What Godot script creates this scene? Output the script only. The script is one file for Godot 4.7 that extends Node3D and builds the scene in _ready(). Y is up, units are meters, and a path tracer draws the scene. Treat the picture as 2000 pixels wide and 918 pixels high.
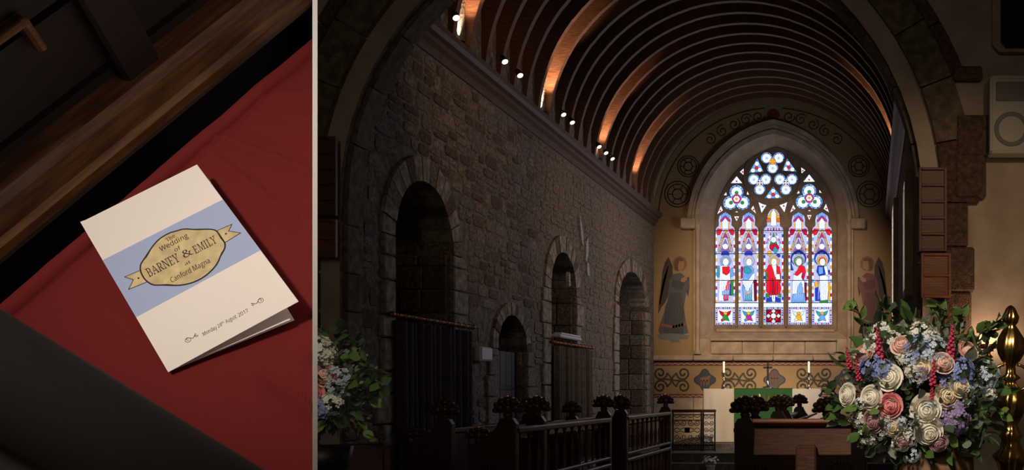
extends Node3D
# Two views of one church: on the left a tilted pew with a printed booklet on its red cushion, on the right the chancel beyond the arch.
const EYE := Vector3(2.02, 1.5, 0.0)
const FOCAL := 1900.0
var M := {}
var names := {}
var rng := RandomNumberGenerator.new()
var grey_noise: NoiseTexture2D
var fine_noise: NoiseTexture2D
var wood_noise: NoiseTexture2D
var bump_noise: NoiseTexture2D

# ------------------------------------------------------------------ helpers
func site(px: float, py: float, d: float) -> Vector3:
	return EYE + Vector3((px - 1700.0) * d / FOCAL, (765.0 - py) * d / FOCAL, -d)

func numbered(called: String) -> String:
	if not names.has(called):
		names[called] = 0
		return called
	names[called] += 1
	return "%s_%03d" % [called, names[called]]

func tag(o: Node, label: String, category: String, group := "") -> Node:
	o.set_meta("label", label)
	o.set_meta("category", category)
	if group != "":
		o.set_meta("group", group)
	return o

func thing(called: String, label: String, category: String, t := Transform3D(), group := "") -> Node3D:
	var o := Node3D.new()
	o.name = numbered(called)
	add_child(o)
	o.transform = t
	tag(o, label, category, group)
	return o

func setting(called: String, t := Transform3D()) -> Node3D:
	var o := Node3D.new()
	o.name = numbered(called)
	add_child(o)
	o.transform = t
	o.set_meta("kind", "structure")
	return o

func start(smooth := false) -> SurfaceTool:
	var st := SurfaceTool.new()
	st.begin(Mesh.PRIMITIVE_TRIANGLES)
	st.set_smooth_group(0 if smooth else -1)
	return st

func done(st: SurfaceTool) -> ArrayMesh:
	st.generate_normals()
	return st.commit()

func part(called: String, st: SurfaceTool, m: Material, parent: Node) -> MeshInstance3D:
	return put(called, done(st), m, parent)

func put(called: String, mesh: Mesh, m: Material, parent: Node, t := Transform3D()) -> MeshInstance3D:
	var o := MeshInstance3D.new()
	o.mesh = mesh
	o.material_override = m
	if parent == self:
		o.name = numbered(called)
		add_child(o)
	else:
		o.name = called
		parent.add_child(o, true)
	o.transform = t
	return o

func copy_of(o: Node3D, label: String, t: Transform3D) -> Node3D:
	var base := o.name.rstrip("0123456789").rstrip("_")
	var c: Node3D = o.duplicate()
	c.name = numbered(base)
	add_child(c)
	c.transform = t
	c.set_meta("label", label)
	return c

func at(v: Vector3, b := Basis()) -> Transform3D:
	return Transform3D(b, v)

func yaw(a: float) -> Basis:
	return Basis(Vector3.UP, a)

func tri(st: SurfaceTool, a: Vector3, b: Vector3, c: Vector3, n: Vector3) -> void:
	if (c - a).cross(b - a).dot(n) < 0.0:
		st.add_vertex(a); st.add_vertex(c); st.add_vertex(b)
	else:
		st.add_vertex(a); st.add_vertex(b); st.add_vertex(c)

func quad(st: SurfaceTool, a: Vector3, b: Vector3, c: Vector3, d: Vector3, n: Vector3) -> void:
	tri(st, a, b, c, n)
	tri(st, a, c, d, n)

func box(st: SurfaceTool, c: Vector3, s: Vector3, bev := 0.0, b := Basis()) -> void:
	# a box with its edges chamfered
	var h := s * 0.5
	bev = minf(bev, minf(h.x, minf(h.y, h.z)) * 0.6)
	for ax in 3:
		var u := (ax + 1) % 3
		var v := (ax + 2) % 3
		for sg in [-1.0, 1.0]:
			var n := Vector3(); n[ax] = sg
			var q: Array[Vector3] = []
			for k in [[-1, -1], [1, -1], [1, 1], [-1, 1]]:
				var p := Vector3(); p[ax] = sg * h[ax]; p[u] = k[0] * (h[u] - bev); p[v] = k[1] * (h[v] - bev)
				q.append(c + b * p)
			quad(st, q[0], q[1], q[2], q[3], b * n)
	if bev <= 0.0:
		return
	for ax in 3:
		var u := (ax + 1) % 3
		var v := (ax + 2) % 3
		for su in [-1.0, 1.0]:
			for sv in [-1.0, 1.0]:
				var q: Array[Vector3] = []
				for k in [[-1, 0], [1, 0], [1, 1], [-1, 1]]:
					var p := Vector3()
					p[ax] = k[0] * (h[ax] - bev)
					p[u] = su * (h[u] - (0.0 if k[1] == 0 else bev))
					p[v] = sv * (h[v] - (bev if k[1] == 0 else 0.0))
					q.append(c + b * p)
				var n := Vector3(); n[u] = su; n[v] = sv
				quad(st, q[0], q[1], q[2], q[3], b * n)
	for sx in [-1.0, 1.0]:
		for sy in [-1.0, 1.0]:
			for sz in [-1.0, 1.0]:
				var k := Vector3(sx, sy, sz)
				tri(st, c + b * (k * Vector3(h.x, h.y - bev, h.z - bev)), c + b * (k * Vector3(h.x - bev, h.y, h.z - bev)), c + b * (k * Vector3(h.x - bev, h.y - bev, h.z)), b * k)

func block(called: String, c: Vector3, s: Vector3, m: Material, parent: Node, bev := 0.01, b := Basis()) -> MeshInstance3D:
	var st := start()
	box(st, Vector3.ZERO, s, bev)
	return put(called, done(st), m, parent, at(c, b))

func prism(st: SurfaceTool, poly: PackedVector2Array, depth: float, t := Transform3D()) -> void:
	# polygon in x and y, from z = 0 to z = depth
	var idx := Geometry2D.triangulate_polygon(poly)
	var f := Vector3(0, 0, depth)
	for i in range(0, idx.size(), 3):
		var a := Vector3(poly[idx[i]].x, poly[idx[i]].y, 0)
		var b := Vector3(poly[idx[i + 1]].x, poly[idx[i + 1]].y, 0)
		var c := Vector3(poly[idx[i + 2]].x, poly[idx[i + 2]].y, 0)
		tri(st, t * (a + f), t * (b + f), t * (c + f), t.basis.z)
		tri(st, t * a, t * b, t * c, -t.basis.z)
	var cw := Geometry2D.is_polygon_clockwise(poly)
	for i in poly.size():
		var p := poly[i]
		var q := poly[(i + 1) % poly.size()]
		var e := q - p
		var n2 := Vector2(e.y, -e.x) * (1.0 if not cw else -1.0)
		var a := Vector3(p.x, p.y, 0)
		var b := Vector3(q.x, q.y, 0)
		quad(st, t * a, t * b, t * (b + f), t * (a + f), t.basis * Vector3(n2.x, n2.y, 0))

func grid(st: SurfaceTool, nu: int, nv: int, fn: Callable) -> void:
	var pts: Array[PackedVector3Array] = []
	for i in nu + 1:
		var row := PackedVector3Array()
		for j in nv + 1:
			row.append(fn.call(float(i) / nu, float(j) / nv))
		pts.append(row)
	for i in nu:
		for j in nv:
			st.add_vertex(pts[i][j]); st.add_vertex(pts[i + 1][j]); st.add_vertex(pts[i + 1][j + 1])
			st.add_vertex(pts[i][j]); st.add_vertex(pts[i + 1][j + 1]); st.add_vertex(pts[i][j + 1])

func lathe(st: SurfaceTool, prof: Array, seg := 20, t := Transform3D(), lobes := 0, lobe_depth := 0.0) -> void:
	# prof: [radius, height] pairs from the bottom up
	var fn := func(u: float, v: float) -> Vector3:
		var k: int = mini(roundi(v * (prof.size() - 1)), prof.size() - 1)
		var a := u * TAU
		var r: float = prof[k][0]
		if lobes > 0:
			r *= 1.0 + lobe_depth * cos(lobes * a + prof[k][1] * 18.0)
		return t * Vector3(cos(a) * r, prof[k][1], sin(a) * r)
	grid(st, seg, prof.size() - 1, fn)

func tube(st: SurfaceTool, pts: Array, r0: float, r1 := -1.0, seg := 8) -> void:
	if r1 < 0.0:
		r1 = r0
	var n := pts.size()
	var rings: Array[PackedVector3Array] = []
	for i in n:
		var d: Vector3 = (pts[mini(i + 1, n - 1)] - pts[maxi(i - 1, 0)]).normalized()
		var s := d.cross(Vector3.UP if absf(d.y) < 0.9 else Vector3.RIGHT).normalized()
		var w := d.cross(s)
		var ring := PackedVector3Array()
		for k in seg:
			var a := TAU * k / seg
			ring.append(pts[i] + (s * cos(a) + w * sin(a)) * lerpf(r0, r1, float(i) / maxf(1, n - 1)))
		rings.append(ring)
	for i in n - 1:
		for k in seg:
			var l := (k + 1) % seg
			var m: Vector3 = (pts[i] + pts[i + 1]) * 0.5
			quad(st, rings[i][k], rings[i + 1][k], rings[i + 1][l], rings[i][l], rings[i][k] + rings[i][l] - 2.0 * m)
	for e in [0, n - 1]:
		for k in range(1, seg - 1):
			tri(st, rings[e][0], rings[e][k], rings[e][k + 1], (pts[e] - pts[n - 1 - e]))

func ball(st: SurfaceTool, c: Vector3, r: Vector3, nu := 10, nv := 7, b := Basis()) -> void:
	grid(st, nu, nv, func(u: float, v: float) -> Vector3: return c + b * Vector3(r.x * cos(u * TAU) * sin(v * PI), r.y * cos(v * PI), r.z * sin(u * TAU) * sin(v * PI)))

func ribbon(st: SurfaceTool, pts: PackedVector2Array, w: float, depth: float, t: Transform3D) -> void:
	# a flat strip of inlay that follows a line
	for i in pts.size() - 1:
		var e := (pts[i + 1] - pts[i]).normalized()
		var n := Vector2(-e.y, e.x) * w * 0.5
		prism(st, PackedVector2Array([pts[i] - n - e * w * 0.2, pts[i + 1] - n + e * w * 0.2, pts[i + 1] + n + e * w * 0.2, pts[i] + n - e * w * 0.2]), depth, t)

func spiral(c: Vector2, r: float, a0: float, turns: float, n := 16) -> PackedVector2Array:
	var out := PackedVector2Array()
	for i in n + 1:
		var k := float(i) / n
		out.append(c + Vector2.from_angle(a0 + k * turns * TAU) * r * (1.0 - 0.8 * k))
	return out

func disc(c: Vector2, rx: float, ry: float, n := 16) -> PackedVector2Array:
	var out := PackedVector2Array()
	for i in n:
		out.append(c + Vector2(cos(TAU * i / n) * rx, sin(TAU * i / n) * ry))
	return out

func pointed(a: float, h: float, y0: float, n := 14) -> PackedVector2Array:
	# a pointed arch's curve from the right springing over the apex to the left one
	var c := (h * h - a * a) / (2.0 * a)
	var r := a + c
	var top := acos(c / r)
	var out := PackedVector2Array()
	for i in n + 1:
		var t := top * i / n
		out.append(Vector2(-c + r * cos(t), y0 + r * sin(t)))
	for i in range(n - 1, -1, -1):
		var t := top * i / n
		out.append(Vector2(c - r * cos(t), y0 + r * sin(t)))
	return out

# ------------------------------------------------------------------ materials
func mat(c: Color, rough := 0.8, metal := 0.0) -> StandardMaterial3D:
	var m := StandardMaterial3D.new()
	m.albedo_color = c
	m.roughness = rough
	m.metallic = metal
	return m

func textured(c: Color, tex: Texture2D, scale: float, rough := 0.85, bump := 0.0, bump_tex: Texture2D = null, world := true) -> StandardMaterial3D:
	var m := mat(c, rough)
	m.albedo_texture = tex
	m.uv1_triplanar = true
	m.uv1_world_triplanar = world
	m.uv1_scale = Vector3.ONE * scale
	if bump > 0.0:
		m.heightmap_enabled = true
		m.heightmap_texture = bump_tex if bump_tex else bump_noise
		m.heightmap_scale = bump
	return m

func glow(c: Color, e: float, base := Color(0.1, 0.1, 0.1)) -> StandardMaterial3D:
	var m := mat(base, 0.4)
	m.emission_enabled = true
	m.emission = c
	m.emission_energy_multiplier = e
	return m

func noise_tex(seed_: int, freq: float, oct: int, lo: Color, hi: Color, type := FastNoiseLite.TYPE_SIMPLEX_SMOOTH, w := 512, h := 512) -> NoiseTexture2D:
	var f := FastNoiseLite.new()
	f.seed = seed_
	f.frequency = freq
	f.noise_type = type
	f.fractal_octaves = oct
	var t := NoiseTexture2D.new()
	t.width = w
	t.height = h
	t.seamless = true
	t.noise = f
	var g := Gradient.new()
	g.set_color(0, lo)
	g.set_color(1, hi)
	t.color_ramp = g
	return t

func make_materials() -> void:
	grey_noise = noise_tex(3, 0.02, 5, Color(0.5, 0.5, 0.5), Color(1, 1, 1))
	fine_noise = noise_tex(7, 0.12, 3, Color(0.62, 0.62, 0.62), Color(1, 1, 1))
	bump_noise = noise_tex(11, 0.05, 5, Color.BLACK, Color.WHITE)
	wood_noise = noise_tex(13, 0.03, 4, Color(0.55, 0.5, 0.48), Color(1, 1, 1))
	var soft_noise := noise_tex(29, 0.008, 5, Color(0.78, 0.76, 0.74), Color(1, 1, 1))
	var tess := noise_tex(17, 0.16, 1, Color(0.62, 0.58, 0.5), Color(1, 1, 1), FastNoiseLite.TYPE_CELLULAR)
	var blotch := noise_tex(19, 0.012, 5, Color(0.6, 0.56, 0.52), Color(1, 1, 1))
	# stone
	M.mortar = textured(Color(0.55, 0.50, 0.44), grey_noise, 0.9, 0.95, 0.6)
	var tones := [Color(0.60, 0.52, 0.44), Color(0.52, 0.44, 0.37), Color(0.66, 0.59, 0.52), Color(0.47, 0.38, 0.31), Color(0.62, 0.54, 0.43), Color(0.56, 0.52, 0.48)]
	for i in tones.size():
		M["stone%d" % i] = textured(tones[i], grey_noise, 1.7, 0.95, 1.0)
	M.ashlar = textured(Color(0.68, 0.62, 0.54), grey_noise, 0.8, 0.9, 0.4)
	M.ashlar_dark = textured(Color(0.50, 0.42, 0.34), grey_noise, 0.8, 0.92, 0.5)
	M.pier = textured(Color(0.56, 0.50, 0.42), blotch, 1.2, 0.95, 0.8)
	M.weathered = textured(Color(0.50, 0.40, 0.34), blotch, 2.2, 0.95, 1.5)
	M.freestone = textured(Color(0.72, 0.63, 0.52), soft_noise, 0.7, 0.85, 0.1)
	M.tracery = textured(Color(0.55, 0.47, 0.39), soft_noise, 0.8, 0.9, 0.1)
	M.plaster = textured(Color(0.78, 0.71, 0.63), soft_noise, 0.4, 0.9, 0.2)
	M.white_patch = textured(Color(0.82, 0.81, 0.77), grey_noise, 2.0, 0.9)
	M.floor = textured(Color(0.36, 0.31, 0.27), blotch, 0.8, 0.45, 0.2)
	M.step = textured(Color(0.42, 0.38, 0.34), grey_noise, 0.8, 0.55, 0.2)
	# mosaic
	M.gold_mosaic = textured(Color(0.72, 0.59, 0.40), tess, 3.0, 0.55, 0.15, tess)
	var inlay := {"m_dark": Color(0.22, 0.19, 0.17), "m_red": Color(0.50, 0.20, 0.15), "m_blue": Color(0.22, 0.28, 0.42), "m_cream": Color(0.82, 0.74, 0.58), "m_slate": Color(0.34, 0.36, 0.38), "m_slate2": Color(0.24, 0.26, 0.29), "m_wing": Color(0.24, 0.17, 0.13), "m_wing2": Color(0.36, 0.26, 0.18), "m_skin": Color(0.74, 0.55, 0.40), "m_rose": Color(0.52, 0.26, 0.22), "m_rose2": Color(0.38, 0.17, 0.16), "m_hair": Color(0.45, 0.28, 0.15), "m_halo": Color(0.62, 0.42, 0.20), "m_green": Color(0.30, 0.33, 0.25), "m_cloud": Color(0.50, 0.50, 0.48), "m_orange": Color(0.62, 0.36, 0.20)}
	for k in inlay:
		M[k] = textured(inlay[k], tess, 3.0, 0.6)
	# wood
	var woods := {"rib": [Color(0.52, 0.36, 0.25), "x", 0.6, 1.5], "board": [Color(0.36, 0.26, 0.20), "z", 0.65, 1.5], "cornice": [Color(0.42, 0.32, 0.26), "z", 0.55, 2.0], "oak": [Color(0.32, 0.20, 0.15), "y", 0.35, 2.0], "oak2": [Color(0.38, 0.24, 0.17), "z", 0.35, 2.0], "door": [Color(0.20, 0.13, 0.10), "y", 0.6, 1.5], "hymn": [Color(0.52, 0.32, 0.18), "x", 0.5, 2.0], "hymn_light": [Color(0.68, 0.40, 0.19), "x", 0.5, 2.0], "lectern": [Color(0.42, 0.26, 0.16), "x", 0.75, 2.0], "pew": [Color(0.58, 0.41, 0.26), "x", 0.4, 3.0], "pew_dark": [Color(0.15, 0.10, 0.08), "x", 0.7, 3.0], "pew_end": [Color(0.10, 0.062, 0.045), "z", 0.9, 3.0]}
	for k in woods:
		# grain runs along one axis
		var m := textured(woods[k][0], wood_noise, 1.0, woods[k][2], 0.0, null, not k.begins_with("pew"))
		var g: float = woods[k][3]
		m.uv1_scale = {"x": Vector3(0.25, 3, 3), "y": Vector3(3, 0.25, 3), "z": Vector3(3, 3, 0.25)}[woods[k][1]] * g
		M[k] = m
	# cloth, metal and the rest
	M.linen = textured(Color(0.86, 0.82, 0.76), fine_noise, 3.0, 0.9)
	M.green_cloth = textured(Color(0.13, 0.36, 0.15), fine_noise, 3.0, 0.85)
	M.curtain = textured(Color(0.30, 0.25, 0.22), blotch, 2.0, 0.9)
	M.curtain2 = textured(Color(0.42, 0.37, 0.29), blotch, 2.0, 0.9)
	M.red_cloth = textured(Color(0.49, 0.05, 0.055), fine_noise, 14.0, 0.9, 0.02, fine_noise)
	M.red_cloth.rim_enabled = true
	M.red_cloth.rim = 0.1
	M.red_cloth.rim_tint = 0.8
	M.paper = mat(Color(0.93, 0.90, 0.87), 0.7)
	M.paper_blue = mat(Color(0.64, 0.70, 0.84), 0.7)
	M.paper_tan = textured(Color(0.90, 0.82, 0.62), soft_noise, 14.0, 0.75)
	M.ink = mat(Color(0.14, 0.11, 0.10), 0.8)
	M.iron = mat(Color(0.07, 0.06, 0.06), 0.5, 0.6)
	M.lead = mat(Color(0.03, 0.03, 0.03), 0.7)
	M.brass = mat(Color(0.90, 0.73, 0.42), 0.24, 1.0)
	M.rod = mat(Color(0.60, 0.38, 0.20), 0.3, 0.9)
	M.silver = mat(Color(0.75, 0.74, 0.72), 0.25, 1.0)
	M.wax = mat(Color(0.93, 0.90, 0.80), 0.5)
	M.black = mat(Color(0.03, 0.03, 0.03), 0.5)
	M.white_box = mat(Color(0.78, 0.78, 0.78), 0.5)
	M.speaker_white = mat(Color(0.74, 0.71, 0.66), 0.6)
	M.speaker_grey = mat(Color(0.52, 0.50, 0.47), 0.8)
	M.screen_black = mat(Color(0.02, 0.02, 0.025), 0.3)
	M.pot = mat(Color(0.70, 0.70, 0.68), 0.5)
	M.urn = textured(Color(0.64, 0.48, 0.36), grey_noise, 2.0, 0.7)
	# lamps
	M.lamp_face = glow(Color(1.0, 0.95, 0.90), 1.6)
	M.flame = glow(Color(1.0, 0.86, 0.62), 1.4)
	M.red_glass = mat(Color(0.45, 0.05, 0.05), 0.2)
	# flowers
	for k in [["white_rose", Color(0.95, 0.93, 0.87)], ["cream_rose", Color(0.94, 0.88, 0.76)], ["pink_rose", Color(0.92, 0.62, 0.62)], ["blush_rose", Color(0.93, 0.78, 0.72)], ["mauve_rose", Color(0.74, 0.58, 0.58)], ["blue_flower", Color(0.52, 0.58, 0.80)], ["pale_flower", Color(0.74, 0.80, 0.84)], ["white_flower", Color(0.88, 0.88, 0.84)], ["lilac_flower", Color(0.58, 0.50, 0.68)], ["pink_spike", Color(0.80, 0.22, 0.36)], ["leaf", Color(0.25, 0.38, 0.14)], ["leaf2", Color(0.36, 0.48, 0.20)], ["leaf3", Color(0.22, 0.31, 0.17)], ["grey_leaf", Color(0.45, 0.48, 0.40)], ["stem", Color(0.28, 0.30, 0.16)]]:
		var m := mat(k[1], 0.7)
		m.backlight_enabled = true
		m.backlight = Color(0.45, 0.45, 0.45)
		M[k[0]] = m
	# stained glass: daylight through it
	var paint := noise_tex(23, 0.09, 3, Color(0.55, 0.55, 0.58), Color(1, 1, 1), FastNoiseLite.TYPE_SIMPLEX_SMOOTH, 256, 256)
	var hues := {"white": Color(0.90, 0.96, 1.0), "lav": Color(0.72, 0.74, 0.90), "pale": Color(0.80, 0.86, 0.84), "red": Color(0.86, 0.12, 0.18), "crimson": Color(0.72, 0.08, 0.24), "maroon": Color(0.45, 0.06, 0.14), "blue": Color(0.12, 0.24, 0.72), "deep": Color(0.10, 0.14, 0.48), "sky": Color(0.42, 0.62, 0.88), "teal": Color(0.22, 0.58, 0.66), "green": Color(0.18, 0.52, 0.24), "gold": Color(0.88, 0.66, 0.18), "orange": Color(0.88, 0.40, 0.14), "purple": Color(0.54, 0.38, 0.62), "magenta": Color(0.70, 0.18, 0.48), "tan": Color(0.70, 0.60, 0.50)}
	for k in hues:
		var m := glow(hues[k], 2.1, Color(hues[k].r * 0.3, hues[k].g * 0.3, hues[k].b * 0.3))
		m.emission_texture = paint
		m.emission_operator = BaseMaterial3D.EMISSION_OP_MULTIPLY
		m.uv1_triplanar = true
		m.uv1_world_triplanar = true
		m.uv1_scale = Vector3.ONE * 2.0
		m.roughness = 1.0
		m.specular_mode = BaseMaterial3D.SPECULAR_DISABLED
		M["g_" + k] = m

# ------------------------------------------------------------------ lamps with their fittings
func spot_lamp(called: String, label: String, group: String, p: Vector3, to: Vector3, energy: float, angle: float, color: Color, size := 0.04, can := 0.05, soft := 0.4) -> Node3D:
	var dir := (to - p).normalized()
	var b := Basis.looking_at(dir, Vector3.UP if absf(dir.y) < 0.95 else Vector3.RIGHT)
	var t := thing(called, label, "lamp", at(p, b), group)
	var st := start(true)
	lathe(st, [[0.001, 0.0], [can * 0.55, 0.0], [can * 0.7, can * 0.8], [can, can * 1.6], [can, can * 2.6], [can * 0.92, can * 2.6], [can * 0.9, can * 2.3]], 16, at(Vector3(0, 0, can * 2.5), Basis(Vector3.RIGHT, -PI / 2)))
	part("housing", st, M.black, t)
	st = start(true)
	lathe(st, [[can * 0.9, 0.0], [can * 0.6, 0.006], [0.001, 0.01]], 16, at(Vector3(0, 0, 0.0), Basis(Vector3.RIGHT, -PI / 2)))
	part("lamp_lens", st, M.lamp_face, t)
	var l := SpotLight3D.new()
	l.name = "spot_light"
	l.light_energy = energy
	l.light_color = color
	l.spot_angle = angle
	l.spot_angle_attenuation = soft
	l.spot_range = 40.0
	l.spot_attenuation = 2.0
	l.light_size = size
	l.shadow_enabled = true
	t.add_child(l)
	l.position = Vector3(0, 0, -0.03)
	return t

func area(called: String, p: Vector3, b: Basis, size: Vector2, energy: float, color: Color, parent: Node) -> void:
	var l := AreaLight3D.new()
	l.name = called
	l.area_size = size
	l.light_energy = energy
	l.light_color = color
	l.area_range = 60.0
	l.area_attenuation = 2.0
	l.shadow_enabled = true
	parent.add_child(l)
	l.transform = at(p, b)

func daylight_window(called: String, p: Vector3, b: Basis, size: Vector2, energy: float, color: Color) -> void:
	# a plain leaded window in a wall behind or beside the view; faces along its own -z
	var w := setting(called, at(p, b))
	var st := start()
	for s in [-1.0, 1.0]:
		box(st, Vector3(s * (size.x / 2 + 0.06), 0, 0), Vector3(0.12, size.y + 0.24, 0.12), 0.02)
		box(st, Vector3(0, s * (size.y / 2 + 0.06), 0), Vector3(size.x, 0.12, 0.12), 0.02)
	part("window_frame", st, M.freestone, w)
	var n := 3
	for i in n:
		for j in 4:
			st = start()
			box(st, Vector3((i + 0.5) / n * size.x - size.x / 2, (j + 0.5) / 4 * size.y - size.y / 2, 0.02), Vector3(size.x / n - 0.02, size.y / 4 - 0.02, 0.01))
			part("window_pane", st, M.g_pale, w)
	area("window_light", Vector3(0, 0, -0.03), Basis(), size, energy, color, w)

func _ready() -> void:
	rng.seed = 20170828
	# camera: level, looking east along the church, with the lens shifted
	var cam := Camera3D.new()
	cam.name = "camera"
	cam.projection = Camera3D.PROJECTION_FRUSTUM
	cam.near = 0.05
	cam.far = 100.0
	cam.size = 918.0 / FOCAL * cam.near
	cam.frustum_offset = Vector2((1000.0 - 1700.0) / FOCAL, (765.0 - 459.0) / FOCAL) * cam.near
	cam.position = EYE
	add_child(cam)
	cam.current = true
	var env := Environment.new()
	env.background_mode = Environment.BG_COLOR
	env.background_color = Color(0.02, 0.02, 0.024)
	env.tonemap_mode = Environment.TONE_MAPPER_LINEAR
	env.tonemap_exposure = 1.0
	env.sdfgi_enabled = true
	env.ssao_enabled = true
	env.ssil_enabled = true
	var we := WorldEnvironment.new()
	we.name = "world_environment"
	we.environment = env
	add_child(we)
	make_materials()
	# daylight: a south window of the sanctuary, one of the choir, and the nave's west window behind the camera
	daylight_window("window_2", Vector3(2.47, 3.6, -17.2), yaw(PI / 2), Vector2(0.9, 2.2), 7.0, Color(0.86, 0.90, 1.0))
	daylight_window("window_3", Vector3(2.47, 3.3, -11.4), yaw(PI / 2), Vector2(0.5, 1.2), 1.0, Color(0.86, 0.90, 1.0))
	daylight_window("window_4", Vector3(1.0, 4.2, 3.4), Basis(), Vector2(1.6, 2.6), 3.0, Color(1.0, 0.90, 0.78))
	# lamps of the church
	lamps()
	# structure
	nave()
	chancel_arch()
	north_wall()
	south_wall()
	roof()
	east_wall()
	east_window()
	# things
	pew_set()
	altar()
	stalls()
	north_fittings()
	nave_fittings()
	flowers()

func lamps() -> void:
	var warm := Color(1.0, 0.82, 0.66)
	var up := "spotlights along the wall plate"
	# lamps on the north wall plate that graze the ribs of the roof
	var bay := [-10.67, -13.35, -16.03, -18.26]
	var which := ["nearest the chancel arch", "second from the chancel arch", "third from the chancel arch", "nearest the east wall"]
	for i in 4:
		spot_lamp("roof_uplight", "small black uplight between the ribs on the north wall plate, " + which[i], up, Vector3(-2.46, 5.34, bay[i]), Vector3(-2.42, 6.4, bay[i] - 0.02), [3.6, 6.0, 4.8, 4.4][i], 30.0, warm, 0.03, 0.035)
	for i in 2:
		spot_lamp("roof_uplight", "small black uplight between the ribs on the south wall plate, " + ["nearer the arch", "nearer the altar"][i], up, Vector3(2.46, 5.34, bay[i + 1]), Vector3(2.42, 6.4, bay[i + 1] - 0.02), 4.0, 30.0, warm, 0.03, 0.035)
	var zz := [-10.15, -11.5, -12.0, -13.7, -14.1, -15.5, -15.9, -16.3]
	var word := ["first", "second", "third", "fourth", "fifth", "sixth", "seventh", "eighth"]
	for i in zz.size():
		# these point across and back at the stalls
		var to := Vector3(0.8 + 0.2 * (i % 2), 0.6, zz[i] + 2.2)
		spot_lamp("choir_spotlight", "black spotlight on the north wall plate, %s from the chancel arch" % word[i], up, Vector3(-2.30, 5.40, zz[i]), to, 3.6, 24.0, Color(1.0, 0.82, 0.62), 0.04, 0.042, 1.0)
	for i in 2:
		spot_lamp("choir_spotlight", ["black spotlight on the south wall plate, nearer the arch", "black spotlight on the south wall plate, nearer the altar"][i], up, Vector3(2.34, 5.40, [-13.1, -15.6][i]), Vector3(-2.4, 3.6, [-15.5, -18.5][i]), 4.5, 30.0, Color(1.0, 0.80, 0.58), 0.04, 0.042, 1.0)
	# lamps above the arch on the chancel side, aimed at the altar and the east wall
	spot_lamp("sanctuary_spotlight", "spotlight above the chancel arch aimed at the altar", "", Vector3(1.2, 6.2, -8.9), Vector3(0.0, 1.3, -18.4), 120.0, 9.0, Color(1.0, 0.88, 0.74), 0.08, 0.07, 0.9)
	spot_lamp("sanctuary_spotlight", "spotlight above the chancel arch aimed at the east wall", "", Vector3(-1.0, 6.2, -8.9), Vector3(0.0, 3.2, -20.3), 100.0, 15.0, Color(1.0, 0.87, 0.72), 0.08, 0.07, 1.0)
	# nave lamps above and behind the camera
	spot_lamp("nave_spotlight", "spotlight high in the nave aimed at the pedestal flowers", "", Vector3(0.9, 4.4, 0.6), Vector3(2.3, 1.5, -4.0), 26.0, 11.5, Color(1.0, 0.94, 0.86), 0.3, 0.12, 1.0)
	spot_lamp("nave_spotlight", "spotlight high in the nave aimed at the pink roses", "", Vector3(1.6, 4.4, 0.2), Vector3(-0.35, 1.5, -4.3), 8.0, 7.0, Color(1.0, 0.92, 0.82), 0.3, 0.12, 1.0)
	spot_lamp("nave_spotlight", "spotlight high in the nave aimed at the hymn boards", "", Vector3(3.9, 4.6, -2.0), Vector3(2.6, 2.7, -8.2), 7.0, 14.0, Color(1.0, 0.86, 0.70), 0.1, 0.07, 1.0)
	spot_lamp("choir_spotlight", "black spotlight on the south wall plate, right behind the arch", up, Vector3(2.3, 5.5, -9.3), Vector3(-2.5, 4.6, -11.6), 4.0, 28.0, Color(1.0, 0.80, 0.60), 0.06, 0.042, 1.0)

# ------------------------------------------------------------------ the setting
func slab(called: String, c: Vector3, s: Vector3, m: Material) -> Node3D:
	var o := block(called, c, s, m, self, 0.0)
	o.set_meta("kind", "structure")
	return o

func nave() -> void:
	slab("floor", Vector3(0, -0.1, -2.2), Vector3(14, 0.2, 12.4), M.floor)
	slab("wall_nave_west", Vector3(0, 4, 3.75), Vector3(14, 8.4, 0.5), M.plaster)
	slab("wall_nave_north", Vector3(-7.0, 4, -2.3), Vector3(0.5, 8.4, 12.2), M.plaster)
	slab("wall_nave_south", Vector3(6.0, 4, -2.3), Vector3(0.5, 8.4, 12.2), M.plaster)
	slab("ceiling_nave", Vector3(0, 8.1, -2.2), Vector3(14, 0.3, 12.4), M.board)

func ring_stone(a0: float, a1: float, r0: float, r1: float, depth: float) -> ArrayMesh:
	var p := PackedVector2Array()
	var g := 0.006
	for k in 4:
		var a := lerpf(a0 + g / r1, a1 - g / r1, k / 3.0)
		p.append(Vector2.from_angle(a) * r1)
	for k in 4:
		var a := lerpf(a1 - g / r0, a0 + g / r0, k / 3.0)
		p.append(Vector2.from_angle(a) * r0)
	var st := start()
	prism(st, p, depth)
	return done(st)

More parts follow.
